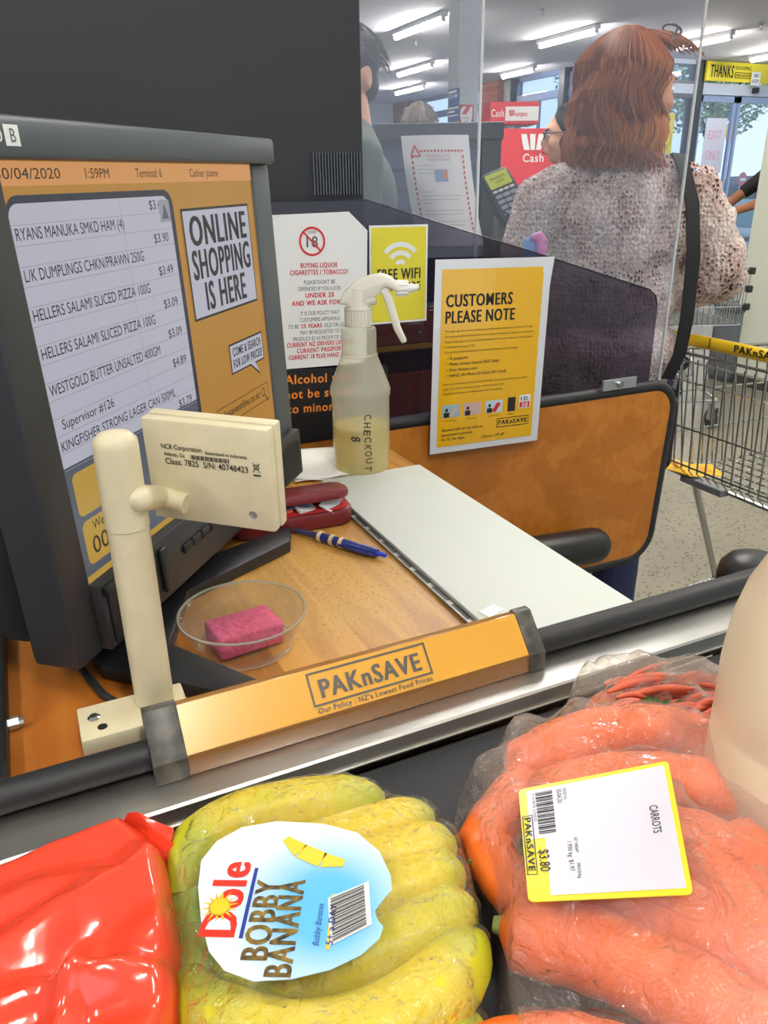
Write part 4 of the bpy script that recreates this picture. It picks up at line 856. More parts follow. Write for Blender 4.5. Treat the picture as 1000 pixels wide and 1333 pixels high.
# ------------------------------------------------------------------ trolleys
WIRE = CHROME
def trolley(name_label, loc, rz, flyers=False, hcol='e8c020', text=True, group='shopping trolleys', basket=None):
    t = thing('shopping_trolley', name_label, 'trolley', loc, rz, group); W2 = .275
    Hb, Zt, Zb, Ln = .947, .905, .575, .86
    MB().tube([(0, -W2, Hb), (0, W2, Hb)], .0150, 16).build('handle', mat('handle_'+hcol, hcol, .3), t, smooth=50)
    if text:
        m = MB().text('PAKnSAVE', 0, -.008, .017, .13, .04).rect(-.073, -.011, -.070, .012).rect(.073-.003+.06, -.011, .073+.06, .012)
        m.xf(lambda p: (-.0155+abs(p[1])*.02, -(p[0]-.03), Hb+p[1]+.004 if True else 0)).xf(lambda p: (p[0]-.0012, p[1], p[2])).build('lettering', INK, t)
    for y in (-W2+.006, W2-.006): MB().cap((0, y, Hb), .018, (.05, y, Zt), .013).build('handle_end', BLACK, t, smooth=50)
    th = .0024; fw_ = .70
    def side(y0, y1, name):
        m = MB(); nw = 24
        for k in range(nw+1):
            u = k/nw; x = .03+Ln*u; y = y0+(y1-y0)*u; zt = Zt-.03*u; zb = Zb+.03*u
            m.tube([(x+.04*(1-u), y*.93, zb), (x, y, zt)], th, 5, caps=False)
        for zf in (0, .33, .66):
            m.tube([(.07, y0*.93+(y0-y0*.93)*zf, Zb+(Zt-Zb)*zf), (.03+Ln, y1, Zb+.03+(Zt-Zb-.06)*zf)], th*1.2, 5, caps=False)
        m.build(name, WIRE, t, kind='stuff')
    side(W2-.01, W2*fw_, 'side_grid'); side(-W2+.01, -W2*fw_, 'side_grid')
    m = MB()      # back gate
    for k in range(19):
        y = -W2+.02+(2*W2-.04)*k/18; m.tube([(.03, y, Zt-.01), (.045, y*.96, Zb+.03), (.075, y*.93, Zb)], th, 5, caps=False)
    for z in (Zt-.02, Zt-.07, Zb+.14, Zb+.04): m.tube([(.032+(Zt-z)*.04, -W2+.015, z), (.032+(Zt-z)*.04, W2-.015, z)], th*1.2, 5, caps=False)
    m.build('back_gate', WIRE, t, kind='stuff')
    m = MB()      # front and floor
    for k in range(13): y = -W2*fw_+2*W2*fw_*k/12; m.tube([(.03+Ln, y, Zt-.03), (.03+Ln, y*.93, Zb+.03)], th, 5, caps=False)
    for z in (Zt-.12, Zb+.12): m.tube([(.03+Ln, -W2*fw_, z), (.03+Ln, W2*fw_, z)], th, 5, caps=False)
    m.build('front_grid', WIRE, t, kind='stuff')
    m = MB()
    for k in range(15): y = (-1+2*k/14); m.tube([(.075, y*W2*.93, Zb), (.03+Ln, y*W2*fw_*.93, Zb+.03)], th, 5, caps=False)
    for k in range(22): u = k/21; y = W2*(.93+(fw_*.93-.93)*u); m.tube([(.075+(Ln-.045)*u, -y, Zb+.03*u-.003), (.075+(Ln-.045)*u, y, Zb+.03*u-.003)], th, 5, caps=False)
    m.build('floor_grid', WIRE, t, kind='stuff')
    MB().tube([(.03, -W2+.006, Zt), (.03, W2-.006, Zt), (.03+Ln, W2*fw_, Zt-.03), (.03+Ln, -W2*fw_, Zt-.03)], .0048, 8, closed=True).build('top_rim', WIRE, t, smooth=60)
    for y0 in (-W2+.05, .06): MB().b2((.055, y0, Zb-.012), (.085, y0+.14, Zb+.008), bev=.004).build('rear_bumper', mat('bumper_grey', '7e8284', .5), t)
    MB().tube([(.075, -W2*.93, Zb), (.075, W2*.93, Zb)], .0055, 8).build('rear_rail', WIRE, t)
    # chassis
    for s_ in (-1, 1):
        MB().tube([(.12, s_*W2*.8, Zb), (.30, s_*W2*.86, .20), (.10, s_*W2*.95, .15)], .010, 8).build('leg', WIRE, t, smooth=60)
        MB().tube([(.02, s_*W2*.98, .15), (.80, s_*W2*.6, .17)], .010, 8).build('base_tube', WIRE, t, smooth=60)
    MB().tube([(.22, -W2*.8, .17), (.16, -W2*.4, .27), (.16, W2*.4, .27), (.22, W2*.8, .17)], .007, 8).tube([(.80, -W2*.6, .17), (.80, W2*.6, .17)], .008, 8).build('tray_bar', WIRE, t, smooth=60)
    for x, y in ((.06, -W2*.93), (.06, W2*.93), (.78, -W2*.58), (.78, W2*.58)):
        wq = MB().tube([(x-.012, y-.014, .055), (x-.012, y+.014, .055)], .055, 20).build('wheel', SOFT, t, smooth=40)
        MB().prism([(x-.03, .055), (x+.02, .055), (x+.03, .13), (x-.01, .145)], y-.022, y-.017, axis='y').prism([(x-.03, .055), (x+.02, .055), (x+.03, .13), (x-.01, .145)], y+.017, y+.022, axis='y').b2((x-.02, y-.022, .13), (x+.03, y+.022, .15)).build('fork', ALU, wq)
    for y in (-W2*fw_, W2*fw_):
        for z in (Zt-.03, Zt-.12, Zb+.12): MB().box((.035+Ln, y, z), (.03, .03, .035), bev=.006).build('corner_buffer', BLACK, t)
    return t
trolley('near empty trolley with a yellow branded handle beside the wood panel', (1.47, 1.225, 0), 0)
for px, py, lb, rz in ((883, 600, 'yellow and red leaflet in the near trolley, left one', .5), (912, 605, 'yellow leaflet in the near trolley, right one', -.3)):
    p = Z(px, py+8, .59); t = thing('leaflet', lb, 'leaflet', (p.x, p.y, .592), rz, 'leaflets left in the trolley')
    MB().box((0, 0, 0), (.10, .075, .002), rot=Euler((.1, .05, 0))).build('sheet', YEL, t)
    MB().box((.01, .0, .0025), (.03, .03, .001), rot=Euler((.1, .05, 0))).build('print', RED if px < 900 else mat('print_orange', 'd89a20', .5), t)
trolley('empty trolley farther back, its black front corner buffers by the pale wall', (3.61, 3.85, 0), radians(248), text=False, hcol='8a8d8c')

# ------------------------------------------------------------------ people
SKIN = mat('skin', 'd9a184', .5, sub=.1); SKIN2 = mat('skin_tanned', 'a8714f', .5, sub=.1); EYEW = mat('eye_white', 'e8e4de', .3); EYED = mat('iris_dark', '2c1f18', .2); LIP = mat('lips', 'b06a60', .5)
def head_shape(m, H, yaw, s=1.0, pitch=0):
    R = Matrix.Translation(H) @ Euler((pitch, 0, yaw)).to_matrix().to_4x4() @ Matrix.Scale(s, 4)
    k = MB()
    k.ell((0, -.012, .02), (.074, .092, .092), n=20); k.ell((0, .018, -.045), (.056, .068, .060)); k.ell((0, .045, -.085), (.030, .032, .022)); k.ell((0, .045, .01), (.058, .045, .055))
    k.cap((0, .083, .004), .009, (0, .103, -.030), .0125); k.ell((0, .086, -.060), (.024, .012, .014)); k.ell((.0, .078, .022), (.05, .018, .012))
    for q in (-1, 1): k.ell((q*.076, -.008, -.015), (.009, .020, .030), rot=Euler((0, 0, q*-.3))); k.ell((q*.038, .058, -.03), (.024, .026, .024))
    return m.add([R @ Vector(p) for p in k.v], k.f), R
def face(parent, R, skin=SKIN, brow='3a2a20'):
    for q in (-1, 1):
        e = MB().ell((q*.031, .078, -.002), (.0135, .011, .0085)).xf(lambda p: R @ Vector(p)).build('eye', EYEW, parent, smooth=60)
        MB().ell((q*.031, .0865, -.002), (.0055, .004, .0055)).xf(lambda p: R @ Vector(p)).build('iris', EYED, e, smooth=60)
        MB().cap((q*.015, .092, .018), .0035, (q*.045, .082, .020), .0028).xf(lambda p: R @ Vector(p)).build('eyebrow', mat('brow_'+brow, brow, .8), parent, smooth=60)
    MB().ell((0, .096, -.062), (.022, .006, .007)).xf(lambda p: R @ Vector(p)).build('lips', LIP, parent, smooth=60)
def hand(m, W, dirv, side, up=Vector((0, 0, 1)), s=1.0):
    """palm, four curled fingers and a thumb from wrist W along dirv"""
    d = Vector(dirv).normalized(); a = Vector(side); a = (a-d*a.dot(d)).normalized(); n = d.cross(a)
    W = Vector(W)
    for k in range(4):
        o = (k-1.5)*.019*s; b = W+d*.03*s+a*o*.8; c = W+d*(.085-.004*abs(k-1))*s+a*o
        m.cap(b, .012*s, c, .0105*s, 8)
        L1 = (.036, .042, .040, .032)[k]*s; c2 = c+d*L1*.85-n*L1*.35; c3 = c2+d*L1*.5-n*L1*.6
        m.cap(c, .0092*s, c2, .0085*s, 8); m.cap(c2, .0085*s, c3, .0072*s, 8)
    b = W+d*.025*s-a*.02*s; c = W+d*.06*s-a*.048*s-n*.01; c2 = c+d*.032*s-a*.006*s-n*.012
    m.cap(b, .014*s, c, .0105*s, 8); m.cap(c, .0105*s, c2, .0085*s, 8)
def strands(n, rootf, pathf, r=.0011, segs=9, seed=1):
    rd = random.Random(seed); m = MB()
    for k in range(n):
        p = pathf(rootf(rd), rd)
        rr = [r*(1 if i < len(p)-2 else .6) for i in range(len(p))]
        m.tube(p, rr, 3, rd.randrange(3), caps=False)
    return m
def hairmats(n, c): return [mat(n+'_%d' % i, q, .42, spec=.45) for i, q in enumerate(c)]

def person(label, loc, rz, H, J, skin, top_m, leg_m, shoe_m, head_yaw=0, hairc=('4a3a2c', '5c4836', '3a2c22'), hair='short', group=None, pitch=0, belly=1.0):
    """J: joints sh (half shoulder width), elbows and wrists [L, R]; z values for hip, neck; origin at the feet"""
    t = thing('person', label, 'person', loc, rz, group)
    k = H/1.68; sh = J.get('sh', .18)*k; nz = 1.42*k; hz = .92*k
    lean = J.get('lean', 0)
    body = MB(); R = None
    Hd = Vector((0, .02+lean, 1.565*k)); _, R = head_shape(body, Hd, head_yaw, .98*k, pitch)
    body.cap((0, -.005+lean, nz-.03), .055*k, (0, .005+lean, nz+.08*k), .050*k)
    def tor(m, e, legs=True):
        m.ell((0, lean, 1.26*k), ((.155+e)*k, (.105+e)*k*belly, .16*k), n=20); m.ell((0, lean*.6, 1.10*k), ((.140+e)*k, (.100+e)*k*belly, .16*k), n=20); m.ell((0, 0, .95*k), ((.165+e)*k, (.115+e)*k*belly, .12*k), n=20)
        for q in (-1, 1): m.cap((q*.04, lean, nz-.01*k), .045*k+e, (q*(sh-.02), lean, nz-.055*k), .050*k+e)
    tor(body, 0)
    for i, q in enumerate((-1, 1)):
        S = Vector((q*sh, lean, nz-.06*k)); E = Vector(J['el'][i]); Wr = Vector(J['wr'][i])
        body.cap(S, .046*k, E, .036*k); body.cap(E, .037*k, Wr, .024*k); dd = (Wr-E).normalized(); hand(body, Wr, dd, J.get('hs', (1, 0, 0)) if q > 0 else tuple(-Vector(J.get('hs', (1, 0, 0)))), s=k)
        hp_ = Vector((q*.085*k, 0, hz)); kn = Vector((q*.09*k, .02, .50*k)); an = Vector((q*.095*k, -.01, .09*k))
        body.cap(hp_, .078*k, kn, .050*k); body.cap(kn, .052*k, an, .034*k); body.cap(an, .032*k, an+Vector((0, .12, -.05*k)), .026)
    organic(body, 'body', skin, t, .008, 2)
    m = MB(); tor(m, .014)
    for i, q in enumerate((-1, 1)):
        S = Vector((q*sh, lean, nz-.06*k)); E = Vector(J['el'][i]); Wr = Vector(J['wr'][i]); f = J.get('sleeve', (1, 1))[i]
        if f >= 1: m.cap(S, .062*k, E, .050*k); m.cap(E, .052*k, E+(Wr-E)*.9, .036*k)
        else: m.cap(S, .062*k, S+(E-S)*f, .052*k)
    organic(m, 'jumper', top_m, t, .010, 3)
    m = MB(); m.ell((0, 0, .93*k), (.172*k, .125*k*belly, .12*k), n=20)
    for q in (-1, 1): m.cap((q*.085*k, 0, hz-.02), .090*k, (q*.09*k, .02, .50*k), .062*k); m.cap((q*.09*k, .02, .50*k), .062*k, (q*.095*k, -.01, .12*k), .050*k)
    organic(m, 'trousers', leg_m, t, .010, 2)
    for q in (-1, 1):
        m = MB(); m.cap((q*.095*k, -.03, .045), .040, (q*.10*k, .13, .036), .034); m.ell((q*.095*k, -.03, .07), (.042, .05, .04)); m.xf(lambda p: (p[0], p[1], max(p[2], .002))); m.build('shoe', shoe_m, t, smooth=60)
    face(t, R)
    if hair == 'short':
        hm = hairmats('hair_'+hairc[0], hairc)
        cp = MB().ell((0, -.022, .034), (.082, .094, .090), n=24).ell((0, -.045, -.02), (.074, .065, .06)).xf(lambda p: R @ Vector(p))
        hc = organic(cp, 'hair', hm[2], t, .008, 1)
        def root(rd):
            u = rd.uniform(-1, 1)*pi; v = rd.uniform(-.15, 1.5)
            return Vector((cos(v)*sin(u)*.084, -.022-cos(v)*cos(u)*.096, .034+sin(v)*.092))
        def path(p, rd):
            if p.y > .03 and p.z < .08: p.y *= .6; p.z = .10
            d = Vector((p.x*2+rd.uniform(-.04, .04), -.10+rd.uniform(-.05, .05), -.08 if p.y < 0 else .02)); out = [p]
            for i in range(4): out.append(out[-1]+d*.035+Vector((0, 0, -.002*i)))
            return [R @ q for q in out]
        strands(700, root, path, .0013, seed=int(H*100)).build('hair_strands', hm, hc, kind='stuff')
    return t, R, k
COAT = mat('dark_green_jacket', '3b443c', .8, bump=(60, .3, .004)); NAVYC = mat('navy_cloth', '20263c', .8); BLK = mat('black_cloth', '1b1b1d', .8, bump=(80, .3, .003)); SHOE = mat('shoe_dark', '26221f', .6)
st_j = dict(el=[(-.27, .02, 1.10), (.27, .02, 1.10)], wr=[(-.22, .25, 1.08), (.22, .25, 1.08)], sleeve=(1, 1))
# boy half hidden by the black wall
p = D(457, 105, 2.0); person('dark haired person in a green jacket half hidden by the black wall', (p.x, p.y, 0), radians(72), p.z+.13, st_j, SKIN, COAT, NAVYC, SHOE, head_yaw=radians(48), hairc=('3a302a', '4a3d33', '2c2420'))
# top of a grey haired head beyond the slatted screen
p = D(546, 168, 4.3); person('grey brown haired person beyond the dark slatted screen, only the head top showing', (p.x, p.y, 0), radians(-25), p.z+.13, st_j, SKIN, NAVYC, NAVYC, SHOE, hairc=('6e6254', '857767', '5a4f44'))
# customer in glasses by the cash machine
p = D(748, 178, 2.85); pr2, R2, k2 = person('person in dark glasses and a black jacket with yellow piping facing left', (p.x, p.y, 0), radians(-25+78), p.z+.115, dict(el=[(-.26, .05, 1.02), (.26, .05, 1.02)], wr=[(-.15, .28, 1.05), (.15, .28, 1.05)]), SKIN, BLK, BLK, SHOE, head_yaw=0, hairc=('2a2320', '3a302a', '1d1917'))
m = MB()
for q in (-1, 1):
    m.tube([(q*.033+.020*cos(a), .100-.004*abs(cos(a)), .0+.016*sin(a)) for a in [2*pi*j/16 for j in range(16)]], .0028, 6, closed=True); m.tube([(q*.053, .095, .004), (q*.078, .04, .006), (q*.080, -.02, .002)], .0028, 6)
m.tube([(-.013, .100, .004), (.013, .100, .004)], .0028, 6).xf(lambda p: R2 @ Vector(p)).build('glasses', mat('glasses_black', '141416', .2), pr2, smooth=60)
MB().tube([(-.235, .04, 1.22), (-.22, .095, 1.20), (-.17, .125, 1.12), (-.15, .13, 1.02)], .0045, 6).xf(lambda p: (p[0]*k2, p[1]*k2, p[2]*k2)).build('yellow_piping', mat('piping_yellow', 'b8b43a', .6), pr2)
# person pushing a trolley at the exit
p = D(1022, 200, 5.5)
ex, R3, k3 = person('person in a black t-shirt reaching for a trolley handle at the right edge', (p.x, p.y, 0), radians(70), 1.66, dict(el=[(-.22, .24, 1.16), (.20, .24, 1.16)], wr=[(-.17, .50, 1.075), (.17, .50, 1.075)], sleeve=(.6, .6)), SKIN2, BLK, BLK, SHOE, hairc=('2a2320', '3a302a', '1d1917'))
MB().tube([Vector((-.172, .45, 1.093)), Vector((-.165, .48, 1.083))], .030, 16).build('wristwatch', mat('watch_blue', '2a3a9a', .4), ex, smooth=40)
c = Vector((p.x, p.y, 0))+Matrix.Rotation(radians(70), 3, 'Z') @ Vector((0, .63, 0))
tr3 = trolley('trolley with a yellow handle pushed by the person in the black t-shirt', (c.x, c.y, 0), radians(160), text=False)
t = thing('hand_basket', 'maroon plastic basket inside the trolley at the exit', 'basket', (c.x, c.y, 0), radians(160))
m = MB().prism(rrect(.12, -.16, .46, .16, .03), .60, .605)
for k in range(26):
    u = k/26*2*pi; x = .29+.17*max(-1, min(1, 1.3*cos(u))); y = .16*max(-1, min(1, 1.3*sin(u))); m.box((x, y, .71), (.022, .022, .22))
MAG = mat('basket_maroon', '9a2a56', .45)
m.build('basket_ribs', MAG, t, kind='stuff')
MB().tube([(.12, -.16, .82), (.46, -.16, .82), (.46, .16, .82), (.12, .16, .82)], .014, 8, closed=True).build('basket_rim', MAG, t)

# ------------------------------------------------------------------ the woman
def knit():
    m = bpy.data.materials.new('open_knit'); m.use_nodes = True; nt = m.node_tree; L = nt.links; nt.nodes.clear()
    out = node(nt, 'ShaderNodeOutputMaterial'); tc = node(nt, 'ShaderNodeTexCoord')
    b = node(nt, 'ShaderNodeBsdfPrincipled'); b.inputs['Roughness'].default_value = .95; b.inputs['Specular IOR Level'].default_value = .1; b.inputs['Sheen Weight'].default_value = .3
    big = node(nt, 'ShaderNodeTexNoise'); big.inputs['Scale'].default_value = 8; big.inputs['Detail'].default_value = 4
    mpb = node(nt, 'ShaderNodeMapping'); mpb.inputs['Scale'].default_value = (1.3, 1.3, .7); L.new(tc.outputs['Object'], mpb.inputs[0]); L.new(mpb.outputs[0], big.inputs['Vector'])
    v = node(nt, 'ShaderNodeTexVoronoi'); v.inputs['Scale'].default_value = 115; v.inputs['Randomness'].default_value = .55
    mp = node(nt, 'ShaderNodeMapping'); mp.inputs['Scale'].default_value = (1, .45, .85); L.new(tc.outputs['Object'], mp.inputs[0]); L.new(mp.outputs[0], v.inputs['Vector'])
    r = node(nt, 'ShaderNodeValToRGB'); e = r.color_ramp.elements; e[0].position = .36; e[0].color = lin('c0a398'); e[1].position = .66; e[1].color = lin('ead8ce'); L.new(big.outputs['Fac'], r.inputs[0])
    fine = node(nt, 'ShaderNodeTexNoise'); fine.inputs['Scale'].default_value = 170; fine.inputs['Detail'].default_value = 3; L.new(tc.outputs['Object'], fine.inputs['Vector'])
    fr = node(nt, 'ShaderNodeMapRange'); fr.inputs[1].default_value = .35; fr.inputs[2].default_value = .62; fr.inputs[3].default_value = .55; fr.inputs[4].default_value = 1.0; L.new(fine.outputs['Fac'], fr.inputs[0])
    x = node(nt, 'ShaderNodeMix', data_type='RGBA', blend_type='MULTIPLY'); x.inputs[0].default_value = 1; L.new(r.outputs[0], x.inputs[6]); L.new(fr.outputs[0], x.inputs[7]); L.new(x.outputs[2], b.inputs['Base Color'])
    u = node(nt, 'ShaderNodeBump'); u.inputs['Strength'].default_value = .9; u.inputs['Distance'].default_value = .006; u.invert = True; L.new(v.outputs['Distance'], u.inputs['Height']); L.new(u.outputs[0], b.inputs['Normal'])
    # holes between the stitches, larger where the knit is looser
    th = node(nt, 'ShaderNodeMapRange'); th.inputs[1].default_value = .36; th.inputs[2].default_value = .60; th.inputs[3].default_value = .40; th.inputs[4].default_value = .10; L.new(big.outputs['Fac'], th.inputs[0])
    lt_ = node(nt, 'ShaderNodeMath', operation='LESS_THAN'); L.new(v.outputs['Distance'], lt_.inputs[0]); L.new(th.outputs[0], lt_.inputs[1])
    tr = node(nt, 'ShaderNodeBsdfTransparent'); mx_ = node(nt, 'ShaderNodeMixShader'); L.new(lt_.outputs[0], mx_.inputs[0]); L.new(b.outputs[0], mx_.inputs[1]); L.new(tr.outputs[0], mx_.inputs[2]); L.new(mx_.outputs[0], out.inputs[0])
    return m
KNIT = knit()
wo = D(806, 240, 1.75); RZ = radians(-27)
W = thing('person', 'red haired woman seen from behind in a pale pink open knit jumper', 'person', (wo.x, wo.y, 0), RZ)
body = MB(); hy = radians(-62)
_, RW = head_shape(body, Vector((.018, .015, 1.488)), hy, .93)
body.cap((.0, -.005, 1.30), .052, (.022, .015, 1.42), .046)
def wtor(m, e):
    m.ell((0, 0, 1.20), (.150+e, .098+e, .15), n=24); m.ell((-.005, 0, 1.06), (.145+e, .100+e, .16), n=24); m.ell((-.01, 0, .90), (.165+e, .115+e, .13), n=24)
    m.cap((-.03, -.005, 1.315), .040+e, (-.170, -.005, 1.262), .048+e); m.cap((.03, -.005, 1.320), .040+e, (.165, -.005, 1.270), .048+e)
    m.cap((0, -.015, 1.28), .075+e, (0, -.01, 1.15), .095+e)
wtor(body, 0)
SL, EL, WL = Vector((-.178, 0, 1.250)), Vector((-.215, .0, 1.035)), Vector((-.20, .20, .98))
SR, ER, WR = Vector((.178, 0, 1.262)), Vector((.247, -.045, 1.110)), Vector((.13, .115, 1.035))
for S, E, Wr, sd in ((SL, EL, WL, (-1, 0, 0)), (SR, ER, WR, (0, 0, 1))):
    body.cap(S, .044, E, .036); body.cap(E, .037, Wr, .024); hand(body, Wr, (Wr-E), sd)
for q in (-1, 1):
    body.cap((q*.085, 0, .86), .080, (q*.09, .02, .47), .052); body.cap((q*.09, .02, .47), .052, (q*.09, -.01, .09), .034); body.cap((q*.09, -.01, .08), .030, (q*.095, .12, .035), .024)
organic(body, 'body', mat('skin_warm', 'c98a66', .5, sub=.1), W, .0075, 2)
face(W, RW, brow='8a4a28')
m = MB(); m.ell((0, 0, 1.10), (.149, .101, .085), n=24); m.ell((-.005, 0, 1.0), (.149, .103, .12), n=24)
organic(m, 'dark_top', mat('camisole_black', '2a2428', .8), W, .009, 2)
m = MB(); wtor(m, .020)
m.cap(SL, .062, EL+Vector((-.005, 0, .05)), .060); m.cap(EL+Vector((0, 0, .05)), .060, EL, .058); m.cap(EL, .062, EL+(WL-EL)*.85, .045)
m.cap(SR, .060, SR+(ER-SR)*.6, .062); m.cap(SR+(ER-SR)*.6, .062, ER+Vector((-.012, 0, -.005)), .062); m.cap(ER+Vector((-.012, 0, -.005)), .062, ER+(WR-ER)*.55+Vector((0, 0, -.01)), .060); m.cap(ER+(WR-ER)*.55+Vector((0, 0, -.01)), .058, ER+(WR-ER)*.92, .042)
m.ell((.0, 0, .92), (.195, .145, .10), n=24)
jm = organic(m, 'knit_jumper', KNIT, W, .007, 6)
tx = bpy.data.textures.new('folds', 'CLOUDS'); tx.noise_scale = .07; tx.noise_depth = 2
for v in jm.data.vertices:    # soft folds and a ragged knit surface
    c_ = v.co; n_ = mnoise.noise(Vector((c_.x*9, c_.y*9, c_.z*14)))*.010+mnoise.noise(c_*60)*.0035+mnoise.noise(c_*28)*.004
    if c_.x > .16 and c_.z < 1.24: n_ += .006*sin((c_.z*.6-c_.x*.8)*95)
    v.co = c_+v.normal*n_
m = MB(); m.ell((-.01, 0, .87), (.172, .122, .12), n=20)
for q in (-1, 1): m.cap((q*.085, 0, .84), .092, (q*.09, .02, .47), .066); m.cap((q*.09, .02, .47), .066, (q*.09, -.01, .13), .058)
organic(m, 'trousers', mat('navy_trousers', '232c4c', .85), W, .010, 2)
for q in (-1, 1):
    m = MB(); m.cap((q*.09, -.03, .045), .040, (q*.095, .13, .036), .034); m.ell((q*.09, -.03, .07), (.042, .05, .04)); m.xf(lambda p: (p[0], p[1], max(p[2], .002))); m.build('shoe', SHOE, W, smooth=60)
# hair: cap, then wavy strands
HM = hairmats('auburn', ('a2582e', 'cb8142', '7d3f22'))
cp = MB().ell((0, -.03, .03), (.088, .100, .096), n=24).ell((0, -.06, -.05), (.088, .062, .09)).ell((0, -.06, -.11), (.10, .052, .06)).xf(lambda p: RW @ Vector(p))
hc = organic(cp, 'hair', HM[2], W, .008, 2)
RWi = RW.inverted()
def root(rd):
    while True:
        u = rd.uniform(-1.75, 2.1); v = rd.uniform(-.45, 1.5)
        if u < 1.30 or (v > .75 and u < 1.75): break
    return RW @ Vector((cos(v)*sin(u)*.087, -.03-cos(v)*cos(u)*.099, .03+sin(v)*.097))
def path(p, rd):
    q0 = RWi @ p; cl = (int((q0.x+1)*42), int((q0.y+1)*42), int((q0.z+1)*34)); cr_ = random.Random(hash(cl))
    ph, am, fr, zc = cr_.uniform(0, 6.28), cr_.uniform(.006, .016), cr_.uniform(35, 65), cr_.uniform(-.03, .035)
    out = [p]; H0 = RW @ Vector((0, -.03, .02)); q = p.copy(); zend = 1.362+zc+rd.uniform(-.012, .012)
    jx, jy = rd.uniform(-.003, .003), rd.uniform(-.003, .003)
    for i in range(30):
        rel = q-H0; rad = Vector((rel.x, rel.y, 0)); rl = max(rad.length, 1e-4); ro = rad/rl
        lim = .100+max(0, 1.50-q.z)*(.42 if ro.x < .2 else .08)
        up = max(0, (q.z-1.49)/.11)
        d = Vector((ro.x*(.85*up+.08), ro.y*(.85*up+.08), -1+.45*up)).normalized()
        if rl > lim: d -= ro*.5
        q = q+d*.0150; w_ = min(1, (i/11)**1.5)
        out.append(q+Vector((cos(ph+q.z*fr)*am+jx, sin(ph*1.3+q.z*fr*.8)*am+jy, 0))*w_+ro*.003)
        if q.z < zend: break
    return out
def clumped(n, rootf, pathf, r, seed):
    rd = random.Random(seed); m = MB()
    for k in range(n):
        p0 = rootf(rd); q0 = RWi @ p0; cr_ = random.Random(hash((int((q0.x+1)*42), int((q0.y+1)*42), int((q0.z+1)*34)))); p = pathf(p0, rd)
        m.tube(p, [r*(1 if i < len(p)-3 else .55) for i in range(len(p))], 3, (cr_.randrange(3) if rd.random() < .7 else rd.randrange(3)), caps=False)
    return m
clumped(4800, root, path, .00125, 5).build('hair_strands', HM, hc, kind='stuff')
# fringe falling forward over the brow
def root2(rd): u = rd.uniform(-1.0, 1.0); return RW @ Vector((sin(u)*.066, .010+rd.uniform(-.05, .03), .120-.025*u*u))
def path2(p, rd):
    out = []; q = RWi @ p; ph = rd.uniform(0, 6); k_ = rd.uniform(.45, .95)
    for i in range(8):
        out.append(RW @ q); u = i/7; q = q+Vector((.001*sin(ph+i)+q.x*.10, .014*k_-.006*u, .001-.017*u*k_))
    return out
strands(900, root2, path2, .0012, seed=9).build('fringe', HM, hc, kind='stuff')
def sg(p): return RW @ Vector(p)
m = MB()
for q in (-1, 1): m.tube([sg((q*.034+.024*cos(a), .062+.016*sin(a), .118-.010*sin(a))) for a in [2*pi*j/18 for j in range(18)]], .0026, 6, closed=True); m.tube([sg((q*.058, .055, .116)), sg((q*.088, .01, .085)), sg((q*.094, -.035, .045))], .0026, 6)
m.tube([sg((-.01, .064, .122)), sg((.01, .064, .122))], .0024, 6).build('sunglasses', mat('glasses_black', '141416', .2), W, smooth=60)
m = MB(); m.tube([(.052+.055*cos(a)-.04, .0+.06*sin(a), 1.352+.010*sin(a)) for a in [2*pi*j/30 for j in range(30)]], .004, 6, closed=True); m.build('necklace', mat('necklace_brown', '7a4a3a', .4), W, smooth=60)
# bag strap over the right shoulder and the bag in front
def strap_pts(p):
    out = []
    for i, q in enumerate(p): out.append(Vector(q))
    return out
wi = W.matrix_basis.inverted()
sp_ = [(.135, .07, 1.300), (.125, .03, 1.352), (.118, -.02, 1.358), (.120, -.07, 1.325), (.130, -.118, 1.26), (.140, -.140, 1.15), (.142, -.145, 1.02), (.138, -.140, .94), (.125, -.12, .88)]
m = MB(); hwid = .0145; vs = []; fs = []
for i, p_ in enumerate(sp_): vs += [(p_[0]-hwid, p_[1], p_[2]-.001), (p_[0]+hwid, p_[1], p_[2]-.004), (p_[0]+hwid, p_[1]-.004, p_[2]-.001), (p_[0]-hwid, p_[1]-.004, p_[2]+.002)]
for i in range(len(sp_)-1):
    for j in range(4): fs.append((i*4+j, i*4+(j+1) % 4, i*4+4+(j+1) % 4, i*4+4+j))
t = thing('shoulder_bag', 'black shoulder bag whose strap runs down the woman\'s right side', 'bag', (wo.x, wo.y, 0), RZ)
MB().add(vs, fs).build('strap', BLK, t, smooth=50)
MB().prism(rrect(.03, .68, .13, .86, .03), -.22, -.155, axis='y', bev=.015).build('bag_body', BLK, t, smooth=50)
# ------------------------------------------------------------------ groceries on the belt
BZ = .9432
def raster(blobs, x0, x1, y0, y1, n=170, base=BZ, tension=30):
    """height of a film pulled over spheres (x,y,z,r)"""
    xs = np.linspace(x0, x1, n); ys = np.linspace(y0, y1, n); Xg, Yg = np.meshgrid(xs, ys, indexing='ij'); H = np.full((n, n), base)
    for (x, y, z, r) in blobs:
        d2 = r*r-(Xg-x)**2-(Yg-y)**2; H = np.where(d2 > 0, np.maximum(H, z+np.sqrt(np.maximum(d2, 0))), H)
    A = H.copy()
    for k in range(tension):
        P = np.pad(A, 1, mode='edge'); B = (P[2:, 1:-1]+P[:-2, 1:-1]+P[1:-1, 2:]+P[1:-1, :-2]+2*A)/6
        A = np.maximum(B, H) if k < tension-3 else B
    def f(x, y):
        u = min(max((x-x0)/(x1-x0)*(n-1), 0), n-1.001); v = min(max((y-y0)/(y1-y0)*(n-1), 0), n-1.001); i, j = int(u), int(v); a, b = u-i, v-j
        return (A[i, j]*(1-a)+A[i+1, j]*a)*(1-b)+(A[i, j+1]*(1-a)+A[i+1, j+1]*a)*b
    return f
